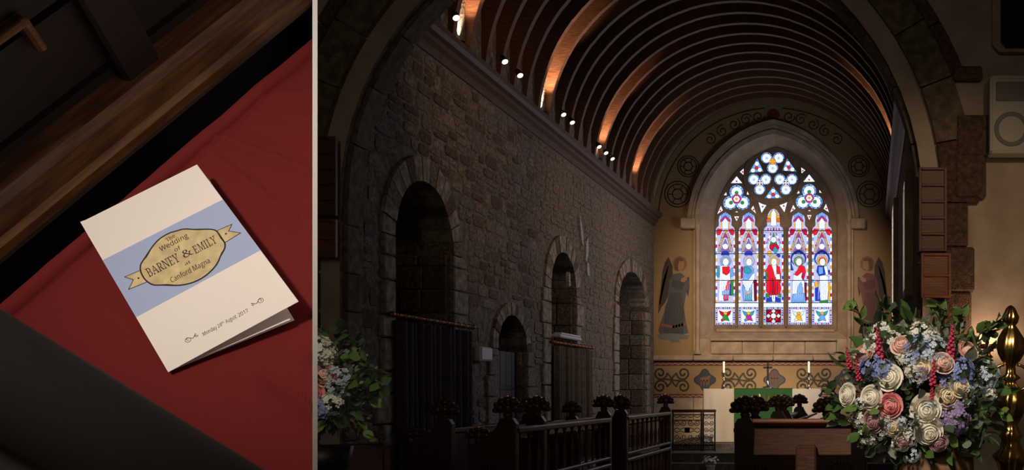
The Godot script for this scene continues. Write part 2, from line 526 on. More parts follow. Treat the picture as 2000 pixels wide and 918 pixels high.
func chancel_arch() -> void:
	var w := setting("wall_chancel_arch")
	var c := CSGCombiner3D.new()
	c.name = "wall_core"
	w.add_child(c)
	var b := CSGBox3D.new()
	b.size = Vector3(14, 8.4, 0.3)
	b.position = Vector3(0, 4, -8.36)
	b.material = M.plaster
	c.add_child(b)
	var hole := CSGPolygon3D.new()
	var p := PackedVector2Array()
	for i in 33:
		p.append(Vector2(0, 3.1) + Vector2.from_angle(PI * i / 32) * 2.46)
	p.append(Vector2(-2.46, -1)); p.append(Vector2(2.46, -1))
	hole.polygon = p
	hole.depth = 1.2
	hole.position = Vector3(0, 0, -7.8)
	hole.operation = CSGShape3D.OPERATION_SUBTRACTION
	hole.material = M.pier
	c.add_child(hole)
	# inner order: voussoirs and jamb stones set back, outer order in front of them
	var n := 15
	var inner := ring_stone(0, PI / n, 2.42, 2.70, 0.22)
	for i in n:
		put("voussoir", inner, M["pier" if i % 3 else "ashlar_dark"], w, at(Vector3(0, 3.1, -8.50), Basis(Vector3.BACK, PI * i / n)))
	n = 17
	var outer := ring_stone(0, PI / n, 2.62, 2.90, 0.12)
	for i in n:
		put("voussoir", outer, M["pier" if i % 4 else "weathered"], w, at(Vector3(0, 3.1, -8.27), Basis(Vector3.BACK, PI * i / n)))
	# hood mould over the arch, stopping short above the springing
	for i in 15:
		var a := 0.36 + (PI - 0.72) * i / 15.0
		put("hood_stone", ring_stone(0, (PI - 0.72) / 15.0, 2.90, 3.00, 0.16), M.weathered, w, at(Vector3(0, 3.1, -8.27), Basis(Vector3.BACK, a)))
	for s in [-1.0, 1.0]:
		block("hood_stop", Vector3(s * 2.83, 4.16, -8.18), Vector3(0.24, 0.10, 0.20), M.weathered, w, 0.015)
		# jambs, coursed
		var y := 0.0
		var k := 0
		while y < 3.1:
			var h := minf(rng.randf_range(0.26, 0.42), 3.12 - y)
			var reach := rng.randf_range(2.88, 2.96) if k % 2 else rng.randf_range(2.80, 2.88)
			block("jamb_stone", Vector3(s * 2.55, y + h / 2, -8.39), Vector3(0.26, h - 0.008, 0.24), M["pier" if k % 3 else "ashlar_dark"], w, 0.01)
			block("quoin", Vector3(s * (2.62 + reach) / 2, y + h / 2, -8.20), Vector3(reach - 2.62, h - 0.006, 0.14), M.weathered, w, 0.018)
			y += h
			k += 1
		# rough stones left bare above the springing
		for q in [[2.86, 3.3, 0.26, 0.36], [2.89, 3.65, 0.30, 0.34]]:
			block("quoin", Vector3(s * q[0], q[1], -8.20), Vector3(q[2], q[3], 0.13), M.weathered, w, 0.02)

# openings of the north wall: near edge, far edge, springing, crown, sill
const OPEN := [[9.19, 10.47, 2.97, 3.62, 0.15], [11.72, 12.72, 2.02, 2.46, 0.15], [13.67, 14.86, 2.95, 3.54, 0.15], [17.37, 19.50, 3.10, 3.76, 0.15]]

func arch_curve(o: Array, grow := 0.0, n := 14) -> PackedVector2Array:
	var c: float = (o[0] + o[1]) / 2
	var a: float = (o[1] - o[0]) / 2 + grow
	var h: float = o[3] - o[2] + grow
	var out := PackedVector2Array()
	for i in n + 1:
		var t := PI * i / n
		out.append(Vector2(c + a * cos(t), o[2] + h * sin(t)))
	return out

func inside_open(d: float, y: float, grow: float) -> bool:
	for o in OPEN:
		var c: float = (o[0] + o[1]) / 2
		var a: float = (o[1] - o[0]) / 2 + grow
		if absf(d - c) >= a:
			continue
		if y < o[2] or pow((d - c) / a, 2) + pow((y - o[2]) / (o[3] - o[2] + grow), 2) < 1.0:
			return true
	return false

func rough_stone(st: SurfaceTool, d0: float, d1: float, y0: float, y1: float, proud: float, round_: float) -> void:
	# an irregular stone face on the north wall: eight corners, cut back towards the joint
	var g := 0.008
	var w := d1 - d0 - 2 * g
	var h := y1 - y0 - 2 * g
	if w < 0.03 or h < 0.03:
		return
	var c := Vector2((d0 + d1) / 2, (y0 + y1) / 2)
	var outl := PackedVector2Array()
	for k in [[-1, -0.6], [-0.7, -1], [0.7, -1], [1, -0.6], [1, 0.6], [0.7, 1], [-0.7, 1], [-1, 0.6]]:
		var cut := Vector2(lerpf(1.0, k[0], 1.0) * w / 2, k[1] * h / 2)
		var full := Vector2(signf(k[0]) * w / 2, signf(k[1]) * h / 2)
		outl.append(c + full.lerp(cut, round_) * rng.randf_range(0.90, 1.0))
	var mid := Vector3(-2.5 + proud * rng.randf_range(0.9, 1.25), c.y, -c.x)
	var ring: Array[Vector3] = []
	var foot: Array[Vector3] = []
	for p in outl:
		var q := c + (p - c) * 0.86
		ring.append(Vector3(-2.5 + proud * rng.randf_range(0.8, 1.05), q.y, -q.x))
		foot.append(Vector3(-2.51, p.y, -p.x))
	for i in 8:
		var j := (i + 1) % 8
		tri(st, mid, ring[i], ring[j], Vector3.RIGHT)
		quad(st, foot[i], foot[j], ring[j], ring[i], (ring[i] + ring[j]) * 0.5 - mid + Vector3(0.02, 0, 0))

func north_wall() -> void:
	var w := setting("wall_north")
	var c := CSGCombiner3D.new()
	c.name = "wall_core"
	w.add_child(c)
	var b := CSGBox3D.new()
	b.size = Vector3(0.8, 8.2, 12.4)
	b.position = Vector3(-2.9, 4.0, -14.7)
	b.material = M.mortar
	c.add_child(b)
	for o in OPEN:
		var h := CSGPolygon3D.new()
		var p := arch_curve(o, 0.0, 24)
		p.append(Vector2(o[0], o[4])); p.append(Vector2(o[1], o[4]))
		h.polygon = p
		h.depth = 1.4
		# the polygon's x runs along the wall, its depth across it
		h.transform = Transform3D(Basis(Vector3(0, 0, -1), Vector3.UP, Vector3.RIGHT), Vector3(-2.2, 0, 0))
		h.operation = CSGShape3D.OPERATION_SUBTRACTION
		h.material = M.mortar
		c.add_child(h)
	# dark aisle behind the openings
	slab("wall_aisle_north", Vector3(-6.2, 3.0, -14.7), Vector3(0.3, 6.0, 12.6), M.plaster)
	slab("wall_aisle_east", Vector3(-4.6, 3.0, -20.9), Vector3(3.4, 6.0, 0.3), M.plaster)
	slab("ceiling_aisle", Vector3(-4.6, 6.0, -14.7), Vector3(3.4, 0.2, 12.6), M.board)
	slab("floor_aisle", Vector3(-4.6, 0.05, -14.7), Vector3(3.4, 0.2, 12.6), M.floor)
	# voussoirs round each opening and the coursed stones of its far jamb
	var vs := 0
	for o in OPEN:
		var big: bool = o[3] > 3.0
		var ring: float = 0.24 if big else 0.16
		var n := 15 if o[1] - o[0] < 2.0 else 23
		var inn := arch_curve(o, 0.0, n)
		var out := arch_curve(o, ring, n)
		for i in n:
			var st := start()
			var q := PackedVector2Array([inn[i].lerp(inn[i + 1], 0.04), inn[i + 1].lerp(inn[i], 0.04), out[i + 1].lerp(out[i], 0.04), out[i].lerp(out[i + 1], 0.04)])
			prism(st, q, 0.33 + rng.randf_range(0.0, 0.012), Transform3D(Basis(Vector3(0, 0, -1), Vector3.UP, Vector3.RIGHT), Vector3(-2.80, 0, 0)))
			part("voussoir", st, M["ashlar" if (vs % 3) else "stone%d" % (vs % 6)], w)
			vs += 1
		for side in 2:
			var y: float = o[4]
			while y < o[2] - 0.05:
				var h := minf(rng.randf_range(0.2, 0.34), o[2] - y)
				var wd := rng.randf_range(0.2, 0.38)
				var d: float = o[0] - wd / 2 if side == 0 else o[1] + wd / 2
				block("jamb_stone", Vector3(-2.49, y + h / 2, -d), Vector3(0.07, h - 0.014, wd - 0.01), M["ashlar" if big else "stone2"], w, 0.012)
				if side == 1:
					# stones of the reveal, which the camera looks at
					var x := -2.53
					while x > -3.28:
						var l := minf(rng.randf_range(0.22, 0.42), x + 3.30)
						if l < 0.05:
							break
						block("reveal_stone", Vector3(x - l / 2, y + h / 2, -o[1] + 0.005), Vector3(l - 0.012, h - 0.014, 0.05), M["stone%d" % rng.randi_range(0, 5)], w, 0.01)
						x -= l
				y += h
	# rubble: rows of stones, the nearest as single pieces and the rest joined
	var cells := []
	var y := 0.2
	while y < 4.98:
		var h := rng.randf_range(0.12, 0.23)
		var d := 8.52 - rng.randf_range(0.0, 0.2)
		var regular := false
		while d < 20.25:
			regular = d > 16.4
			var hh := h
			var l := rng.randf_range(0.30, 0.52) if regular else rng.randf_range(0.14, 0.42)
			if not regular and rng.randf() < 0.3:
				# two small stones one above the other
				var k := rng.randf_range(0.4, 0.6)
				cells.append([d, d + l, y, y + hh * k])
				cells.append([d, d + l, y + hh * k, y + hh])
			else:
				cells.append([d, d + l, y, y + hh])
			d += l
		y += h
	cells.sort_custom(func(a, b2): return a[0] < b2[0])
	var single := 0
	var rest := start()
	var rest_used := 0
	for k in cells:
		var clear := true
		for dd in [k[0], (k[0] + k[1]) / 2, k[1]]:
			for yy in [k[2], k[3]]:
				if inside_open(dd, yy, 0.2):
					clear = false
		if not clear or k[1] > 20.28 or k[3] > 5.0:
			continue
		var proud := rng.randf_range(0.004, 0.018)
		var soft := 0.3 if k[0] > 16.4 else 0.9
		if single < 300 and k[3] > 1.2:
			var st := start()
			rough_stone(st, k[0], k[1], k[2], k[3], proud, soft)
			part("stone", st, M["stone%d" % rng.randi_range(0, 5)], w)
			single += 1
		else:
			rough_stone(rest, k[0], k[1], k[2], k[3], proud, soft)
			rest_used += 1
	var r := part("rubble", rest, M.stone0, w)
	r.set_meta("kind", "stuff")
	# flakes of old white plaster that cling to the wall
	for q in [[site(1132, 452, 15.1), 0.10, 0.42, 0.3], [site(1140, 487, 15.4), 0.12, 0.34, -0.2], [site(1141, 528, 15.45), 0.12, 0.2, 0.1], [site(1108, 545, 14.5), 0.06, 0.2, 0.1]]:
		var st := start()
		var p := PackedVector2Array()
		for i in 9:
			p.append(Vector2.from_angle(TAU * i / 9) * Vector2(q[1], q[2]) * rng.randf_range(0.6, 1.0) * 0.7)
		prism(st, p, 0.05, Transform3D(Basis(Vector3(0, 0, -1), Vector3.UP, Vector3.RIGHT).rotated(Vector3.RIGHT, q[3]), Vector3(-2.51, q[0].y, q[0].z)))
		part("plaster_flake", st, M.white_patch, w)

func south_wall() -> void:
	var w := setting("wall_south")
	# a wall in three lengths with openings for its two windows
	for q in [[-8.51, -10.9, 0.0, 8.2], [-11.9, -16.5, 0.0, 8.2], [-17.9, -20.9, 0.0, 8.2], [-10.9, -11.9, 0.0, 2.6], [-10.9, -11.9, 4.0, 8.2], [-16.5, -17.9, 0.0, 2.4], [-16.5, -17.9, 4.8, 8.2]]:
		block("wall_length", Vector3(2.9, (q[2] + q[3]) / 2, (q[0] + q[1]) / 2), Vector3(0.8, q[3] - q[2], absf(q[1] - q[0])), M.stone1, w, 0.0)
	block("wall_length", Vector3(3.2, 3.6, -14.7), Vector3(0.2, 3.0, 12.4), M.stone1, w, 0.0)
	slab("floor_chancel", Vector3(0, 0.0, -14.6), Vector3(5.2, 0.3, 13.4), M.floor)
	slab("step_1", Vector3(0, 0.225, -18.4), Vector3(5.0, 0.15, 4.4), M.step)
	slab("step_2", Vector3(0, 0.375, -18.6), Vector3(5.0, 0.15, 4.0), M.step)
	slab("step_3", Vector3(0, 0.50, -19.0), Vector3(3.4, 0.10, 2.6), M.step)

func roof() -> void:
	var w := setting("ceiling")
	var a := 2.46
	var h := 2.36
	var y0 := 5.12
	# boards along the barrel, behind the ribs
	var n := 26
	for i in n:
		var t0 := PI * (i + 0.02) / n
		var t1 := PI * (i + 0.98) / n
		var st := start()
		var p := PackedVector2Array()
		for q in [[t0, 0.24], [t1, 0.24], [t1, 0.29], [t0, 0.29]]:
			p.append(Vector2(cos(q[0]) * (a + q[1]), y0 + sin(q[0]) * (h + q[1])))
		prism(st, p, 11.7, at(Vector3(0, 0, -20.3)))
		part("roof_board", st, M.board, w)
	# an outer shell closes the roof
	var sh := start()
	for i in 16:
		var t0 := PI * i / 16
		var t1 := PI * (i + 1) / 16
		prism(sh, PackedVector2Array([Vector2(cos(t0) * 2.78, y0 - 0.1 + sin(t0) * 2.7), Vector2(cos(t1) * 2.78, y0 - 0.1 + sin(t1) * 2.7), Vector2(cos(t1) * 3.0, y0 + sin(t1) * 2.9), Vector2(cos(t0) * 3.0, y0 + sin(t0) * 2.9)]), 12.4, at(Vector3(0, 0, -20.9)))
	part("roof_shell", sh, M.board, w)
	# curved ribs, each of five lengths
	var seg: Array[ArrayMesh] = []
	for k in 5:
		var p := PackedVector2Array()
		var m := 8
		for i in m + 1:
			var t := PI * (k + float(i) / m) / 5.0
			p.append(Vector2(cos(t) * (a + 0.26), sin(t) * (h + 0.26)))
		for i in range(m, -1, -1):
			var t := PI * (k + float(i) / m) / 5.0
			p.append(Vector2(cos(t) * a, sin(t) * h) * (1.0 - 0.002 * (k % 2)))
		var st := start()
		prism(st, p, 0.085)
		seg.append(done(st))
	for i in 25:
		var z := -19.86 + 0.446 * i
		var rib := Node3D.new()
		rib.name = "rib"
		w.add_child(rib, true)
		rib.position = Vector3(0, y0, z)
		for k in 5:
			put("rib_length", seg[k], M.rib, rib)
	# moulded wall plates
	for s in [-1.0, 1.0]:
		var st := start()
		var p := PackedVector2Array([Vector2(-0.05, 4.95), Vector2(0.02, 4.95), Vector2(0.05, 4.98), Vector2(0.05, 5.02), Vector2(0.10, 5.05), Vector2(0.10, 5.10), Vector2(0.15, 5.12), Vector2(0.18, 5.16), Vector2(0.18, 5.22), Vector2(0.14, 5.25), Vector2(-0.05, 5.25)])
		for i in p.size():
			p[i].x = -s * p[i].x + s * 2.5
		prism(st, p, 11.8, at(Vector3(0, 0, -20.3)))
		part("wall_plate", st, M.cornice, w)

# ------------------------------------------------------------------ east wall
func ex(px: float) -> float:
	return (px - 1511.0) / 93.6

func ey(py: float) -> float:
	return (905.4 - py) / 93.6

func wall_poly(pts: Array, mirror := false) -> PackedVector2Array:
	var out := PackedVector2Array()
	for p in pts:
		out.append(Vector2(ex(p[0]) * (-1.0 if mirror else 1.0), ey(p[1])))
	return out

func opening(a: float, h: float, y0: float, bottom: float, n := 14) -> PackedVector2Array:
	var p := pointed(a, h, y0, n)
	p.append(Vector2(-a, bottom)); p.append(Vector2(a, bottom))
	return p

func east_wall() -> void:
	var w := setting("wall_east")
	var c := CSGCombiner3D.new()
	c.name = "wall_core"
	w.add_child(c)
	var b := CSGBox3D.new()
	b.size = Vector3(6.6, 9.0, 0.9)
	b.position = Vector3(0, 4.2, -20.75)
	b.material = M.freestone
	c.add_child(b)
	var hole := CSGPolygon3D.new()
	hole.polygon = opening(1.56, 1.90, 4.97, 2.60)
	hole.depth = 0.72
	hole.position = Vector3(0, 0, -20.2)
	hole.operation = CSGShape3D.OPERATION_SUBTRACTION
	hole.material = M.freestone
	c.add_child(hole)
	var hole2 := CSGPolygon3D.new()
	hole2.polygon = opening(1.25, 1.62, 5.05, 2.83)
	hole2.depth = 1.2
	hole2.position = Vector3(0, 0, -20.2)
	hole2.operation = CSGShape3D.OPERATION_SUBTRACTION
	hole2.material = M.freestone
	c.add_child(hole2)
	# splayed reveal from the front edge to the tracery, in stones
	var o := opening(1.56, 1.90, 4.97, 2.60)
	var i_ := opening(1.265, 1.64, 5.05, 2.83)
	var cuts := [0, 4, 8, 11, 14, 17, 20, 24, 28, 29, 30]
	for k in cuts.size() - 1:
		var st := start()
		for j in range(cuts[k], cuts[k + 1]):
			var j2 := (j + 1) % o.size()
			var a0 := Vector3(o[j].x, o[j].y, -20.30)
			var a1 := Vector3(o[j2].x, o[j2].y, -20.30)
			var b0 := Vector3(i_[j].x, i_[j].y, -20.86)
			var b1 := Vector3(i_[j2].x, i_[j2].y, -20.86)
			var inward := Vector3(0, 4.5, -20.5) - (a0 + b1) * 0.5
			quad(st, a0, a1, b1, b0, inward)
		part("reveal_stone", st, M.freestone, w)
	var last := start()
	quad(last, Vector3(1.56, 2.60, -20.3), Vector3(1.56, 4.97, -20.3), Vector3(1.265, 5.05, -20.86), Vector3(1.265, 2.83, -20.86), Vector3.LEFT)
	part("reveal_stone", last, M.freestone, w)
	# hood mould of three rolls, in stones
	for r in [[1.56, 1.90, 1.64, 2.00, 0.06], [1.65, 2.01, 1.71, 2.09, 0.03], [1.72, 2.10, 1.79, 2.19, 0.10]]:
		var p := pointed(r[0], r[1], 4.97, 12)
		var q := pointed(r[2], r[3], 4.97, 12)
		for k in range(0, 24, 3):
			var poly := PackedVector2Array()
			for j in 4:
				poly.append(p[k + j])
			for j in range(3, -1, -1):
				poly.append(q[k + j])
			var st := start()
			prism(st, poly, r[4], at(Vector3(0, 0, -20.3)))
			part("hood_stone", st, M.freestone, w)
	for s in [-1.0, 1.0]:
		block("impost", Vector3(s * 1.77, 4.99, -20.22), Vector3(0.30, 0.22, 0.2), M.freestone, w, 0.02)
		var st := start(true)
		lathe(st, [[0.075, 0.0], [0.075, 0.05], [0.05, 0.08], [0.045, 0.12], [0.045, 2.52], [0.05, 2.55], [0.06, 2.60], [0.075, 2.66], [0.075, 2.70]], 12, at(Vector3(s * 1.58, 2.28, -20.26)))
		part("colonnette", st, M.freestone, w)
		block("pilaster_strip", Vector3(s * 1.645, 3.6, -20.28), Vector3(0.05, 2.66, 0.06), M.freestone, w, 0.01)
	# panel under the sill, string course, plinth
	block("sill", Vector3(0, 2.58, -20.25), Vector3(2.62, 0.05, 0.14), M.freestone, w, 0.015)
	for k in 4:
		block("sill_stone", Vector3(-0.98 + 0.655 * k, 2.42, -20.285), Vector3(0.645, 0.26, 0.05), M.freestone, w, 0.006)
	for k in 6:
		block("string_course", Vector3(-2.083 + 0.8333 * k, 2.20, -20.25), Vector3(0.828, 0.11, 0.16), M.freestone, w, 0.02)
	for k in 6:
		block("plinth_stone", Vector3(-2.083 + 0.8333 * k, 1.14, -20.28), Vector3(0.825, 0.46, 0.05), M.freestone, w, 0.008)
	# mosaic grounds
	for s in [-1.0, 1.0]:
		var st := start()
		var p := PackedVector2Array([Vector2(s * 1.67, 2.26), Vector2(s * 2.5, 2.26), Vector2(s * 2.5, 5.12), Vector2(s * 2.46, 5.12), Vector2(s * 1.80, 5.12), Vector2(s * 1.80, 4.88), Vector2(s * 1.67, 4.88)])
		prism(st, p, 0.008, at(Vector3(0, 0, -20.3)))
		part("mosaic_ground", st, M.gold_mosaic, w)
		st = start()
		p = PackedVector2Array()
		for k in 17:
			var t := PI / 2 * k / 16
			p.append(Vector2(s * cos(t) * 2.50, 5.12 + sin(t) * 2.5))
		var q := pointed(1.80, 2.20, 4.97, 12)
		for k in range(12, -1, -1):
			p.append(Vector2(s * q[k].x, q[k].y))
		p.append(Vector2(s * 1.80, 5.12))
		prism(st, p, 0.008, at(Vector3(0, 0, -20.3)))
		part("spandrel_mosaic", st, M.gold_mosaic, w)
		# scrolls and roundels of the spandrel
		var sc := start()
		var t0 := at(Vector3(0, 0, -20.292))
		for r in [[2.0, 5.62, 0.27], [1.78, 6.2, 0.22]]:
			for rr in [1.0, 0.78, 0.4]:
				var cc := disc(Vector2(s * r[0], r[1]), r[2] * rr, r[2] * rr, 22)
				cc.append(cc[0])
				ribbon(sc, cc, 0.022, 0.004, t0)
			for k in 6:
				var v := Vector2.from_angle(TAU * k / 6)
				ribbon(sc, PackedVector2Array([Vector2(s * r[0], r[1]) + v * r[2] * 0.42, Vector2(s * r[0], r[1]) + v * r[2] * 0.76]), 0.018, 0.004, t0)
		for k in 5:
			var u := 0.32 + k * 0.25
			var m := Vector2(s * u, 7.32 - 0.42 * pow(u / 1.2, 2.0) - 0.05)
			ribbon(sc, spiral(m, 0.13, 0.5 * k, 1.4 * (1.0 if k % 2 else -1.0)), 0.02, 0.004, t0)
		var edge := PackedVector2Array()
		for k in 20:
			var t := PI / 2 * k / 20
			edge.append(Vector2(s * cos(t) * 2.40, 5.12 + sin(t) * 2.30))
		ribbon(sc, edge, 0.02, 0.004, t0)
		part("spandrel_scroll", sc, M.m_dark, w)
	var md := start()
	prism(md, disc(Vector2(0, 7.28), 0.13, 0.11), 0.012, at(Vector3(0, 0, -20.295)))
	part("medallion", md, M.m_red, w)
	dado(w)
	angel(w, false)
	angel(w, true)

func dado(w: Node3D) -> void:
	var t := at(Vector3(0, 0, -20.285))
	block("dado_ground", Vector3(0, 1.76, -20.29), Vector3(4.98, 0.78, 0.02), M.gold_mosaic, w, 0.0)
	var z := at(Vector3(0, 0, -20.28))
	for yy in [2.08, 1.41]:
		var st := start()
		ribbon(st, PackedVector2Array([Vector2(-2.48, yy), Vector2(2.48, yy)]), 0.085, 0.002, z)
		part("border_band", st, M.m_red, w)
		st = start()
		var wave := PackedVector2Array()
		for k in 161:
			wave.append(Vector2(-2.48 + 4.96 * k / 160.0, yy - 0.012 + 0.022 * absf(sin(k * PI / 4.0))))
		ribbon(st, wave, 0.02, 0.002, at(Vector3(0, 0, -20.2775)))
		part("border_scallop", st, M.m_cream, w)
		st = start()
		ribbon(st, PackedVector2Array([Vector2(-2.48, yy + 0.05 * signf(yy - 1.7)), Vector2(2.48, yy + 0.05 * signf(yy - 1.7))]), 0.018, 0.003, z)
		part("border_line", st, M.m_dark, w)
	# four-armed scrolls between quatrefoils
	var xs := [-2.12, -0.72, 0.84, 2.14]
	for x in xs:
		for layer in 2:
			var st := start()
			var wd: float = 0.036 if layer == 0 else 0.016
			for sx in [-1.0, 1.0]:
				for sy in [-1.0, 1.0]:
					var c := Vector2(x + sx * 0.24, 1.745 + sy * 0.14)
					ribbon(st, spiral(c, 0.145, (PI if sx > 0 else 0.0), 1.5 * sx * sy, 22), wd, 0.003, at(Vector3(0, 0, -20.28 + layer * 0.002)))
					ribbon(st, PackedVector2Array([c + Vector2(-sx * 0.145, 0), Vector2(x + sx * 0.03, 1.745 + sy * 0.07), Vector2(x, 1.745)]), wd, 0.003, at(Vector3(0, 0, -20.28 + layer * 0.002)))
			ribbon(st, PackedVector2Array([Vector2(x - 0.28, 1.745), Vector2(x - 0.1, 1.76), Vector2(x + 0.1, 1.73), Vector2(x + 0.28, 1.745)]), wd, 0.003, at(Vector3(0, 0, -20.28 + layer * 0.002)))
			part("scroll_outline" if layer == 0 else "scroll_vein", st, M.m_dark if layer == 0 else M.m_green, w)
	for q in [[-1.43, "m_blue"], [0.02, "m_slate"], [1.49, "m_blue"]]:
		var cl := PackedVector2Array()
		for k in 40:
			var a := TAU * k / 40
			cl.append(Vector2(q[0], 1.745) + Vector2.from_angle(a) * (0.20 + 0.035 * cos(4 * a)))
		var st := start()
		prism(st, cl, 0.004, z)
		part("quatrefoil", st, M.m_dark, w)
		st = start()
		for k in 40:
			cl[k] = Vector2(q[0], 1.745) + (cl[k] - Vector2(q[0], 1.745)) * 0.86
		prism(st, cl, 0.006, z)
		part("quatrefoil_ground", st, M[q[1]], w)
		st = start()
		if q[1] == "m_blue":
			# a beast in gold with a banner
			prism(st, PackedVector2Array([Vector2(-0.11, -0.02), Vector2(0.06, -0.03), Vector2(0.12, 0.05), Vector2(0.10, 0.10), Vector2(0.05, 0.07), Vector2(-0.10, 0.05)]), 0.008, at(Vector3(q[0], 1.745, -20.28)))
			for lx in [-0.09, -0.03, 0.03, 0.07]:
				prism(st, PackedVector2Array([Vector2(lx, -0.12), Vector2(lx + 0.022, -0.12), Vector2(lx + 0.022, 0.0), Vector2(lx, 0.0)]), 0.008, at(Vector3(q[0], 1.745, -20.28)))
			part("beast", st, M.m_halo, w)
		else:
			for lx in [-0.06, 0.0, 0.06]:
				ribbon(st, PackedVector2Array([Vector2(q[0] + lx, 1.60), Vector2(q[0] + lx, 1.90)]), 0.02, 0.008, z)
			ribbon(st, PackedVector2Array([Vector2(q[0] - 0.09, 1.78), Vector2(q[0] + 0.09, 1.78)]), 0.02, 0.008, z)
			part("cross_emblem", st, M.m_red, w)

func angel(w: Node3D, right: bool) -> void:
	# an angel in mosaic, facing the window; drawn once for the left and turned over for the right
	var a := Node3D.new()
	a.name = "angel_mural"
	w.add_child(a, true)
	a.set_meta("label", "mosaic angel in a red robe right of the window" if right else "mosaic angel in a slate blue robe left of the window")
	var robe := "m_rose" if right else "m_slate"
	var robe2 := "m_rose2" if right else "m_slate2"
	var inlays := [
		["wing", "m_wing", [[1306, 502], [1299, 512], [1294, 530], [1291, 560], [1287, 590], [1286, 614], [1292, 600], [1300, 590], [1308, 570], [1314, 548], [1314, 520]]],
		["wing", "m_wing", [[1338, 545], [1346, 540], [1347, 560], [1344, 580], [1341, 570]]],
		["robe", robe, [[1316, 535], [1330, 533], [1344, 545], [1347, 556], [1340, 574], [1336, 600], [1340, 630], [1345, 650], [1330, 655], [1310, 652], [1290, 654], [1286, 645], [1294, 620], [1303, 595], [1306, 568], [1308, 548]]],
		["cloud", "m_cloud", [[1283, 655], [1300, 650], [1325, 652], [1348, 656], [1342, 662], [1325, 663], [1330, 668], [1312, 670], [1308, 664], [1290, 663]]],
		["halo", "m_halo", [[1328, 500], [1337, 503], [1342, 512], [1341, 522], [1334, 529], [1324, 530], [1316, 524], [1314, 513], [1318, 504]]],
		["hair", "m_hair", [[1328, 503], [1335, 506], [1336, 512], [1327, 512], [1325, 520], [1324, 530], [1318, 528], [1317, 515], [1320, 506]]],
		["face", "m_skin", [[1327, 510], [1335, 510], [1337, 517], [1335, 524], [1330, 529], [1325, 526], [1325, 517]]],
		["hand", "m_skin", [[1331, 544], [1339, 540], [1343, 545], [1337, 551], [1330, 551]]],
		["sleeve", robe2, [[1314, 545], [1328, 549], [1337, 553], [1333, 565], [1322, 566], [1312, 560]]],
	]
	for fold in 7:
		var x0 := 1300.0 + fold * 5.5
		inlays.append(["fold", robe2, [[lerpf(x0, 1324, 0.45), 572], [lerpf(x0, 1324, 0.45) + 2.0, 572], [x0 + 3.0, 600 + 2 * fold], [x0 + 1.0, 651], [x0 - 3.5, 651], [x0 - 0.5, 600]]])
	for f in 6:
		inlays.append(["feather", "m_wing2", [[1307 - f * 2.6, 512 + f * 6], [1309 - f * 2.6, 514 + f * 6], [1298 - f * 1.6, 556 + f * 9], [1294 - f * 1.6, 560 + f * 9]]])
	inlays.append(["hem", "m_orange" if not right else "m_wing", [[1293, 632], [1315, 636], [1340, 630], [1341, 635], [1315, 641], [1291, 637]]])
	for k in inlays.size():
		var st := start()
		prism(st, wall_poly(inlays[k][2], right), 0.002 + 0.0008 * minf(k, 12), at(Vector3(0, 0, -20.292)))
		part(inlays[k][0], st, M[inlays[k][1]], a)

# ------------------------------------------------------------------ the stained glass window
const GLASS_D := 20.82
func gp(px: float, py: float) -> Vector2:
	return Vector2(EYE.x + (px - 1700.0) * GLASS_D / FOCAL, EYE.y + (765.0 - py) * GLASS_D / FOCAL)

func top(zx: float, zy: float) -> Vector2:
	return gp(1380.0 + zx / 4.588, 280.0 + zy / 4.59)

func tops(pts: Array) -> PackedVector2Array:
	var out := PackedVector2Array()
	for p in pts:
		out.append(top(p[0], p[1]))
	return out

func pane(parent: Node, poly: PackedVector2Array, hue: String, layer: int, lead: SurfaceTool = null) -> void:
	var st := start()
	prism(st, poly, 0.003, at(Vector3(0, 0, -GLASS_D + 0.004 * layer)))
	part("pane", st, M["g_" + hue], parent)
	if lead:
		for q in Geometry2D.offset_polygon(poly, 0.006):
			if not Geometry2D.is_polygon_clockwise(q) or true:
				prism(lead, q, 0.002, at(Vector3(0, 0, -GLASS_D + 0.004 * layer - 0.002)))

func light_node(w: Node) -> Node3D:
	var n := Node3D.new()
	n.name = "glass_light"
	w.add_child(n, true)
	return n

func trefoil(lobes: Array, r: float) -> PackedVector2Array:
	var mid := Vector2()
	for l in lobes:
		mid += l / lobes.size()
	var p := disc(mid, r * 0.75, r * 0.75, 20)
	for i in lobes.size():
		var m := Geometry2D.merge_polygons(p, disc(lobes[i], r, r, 20))
		p = m[0]
	return p

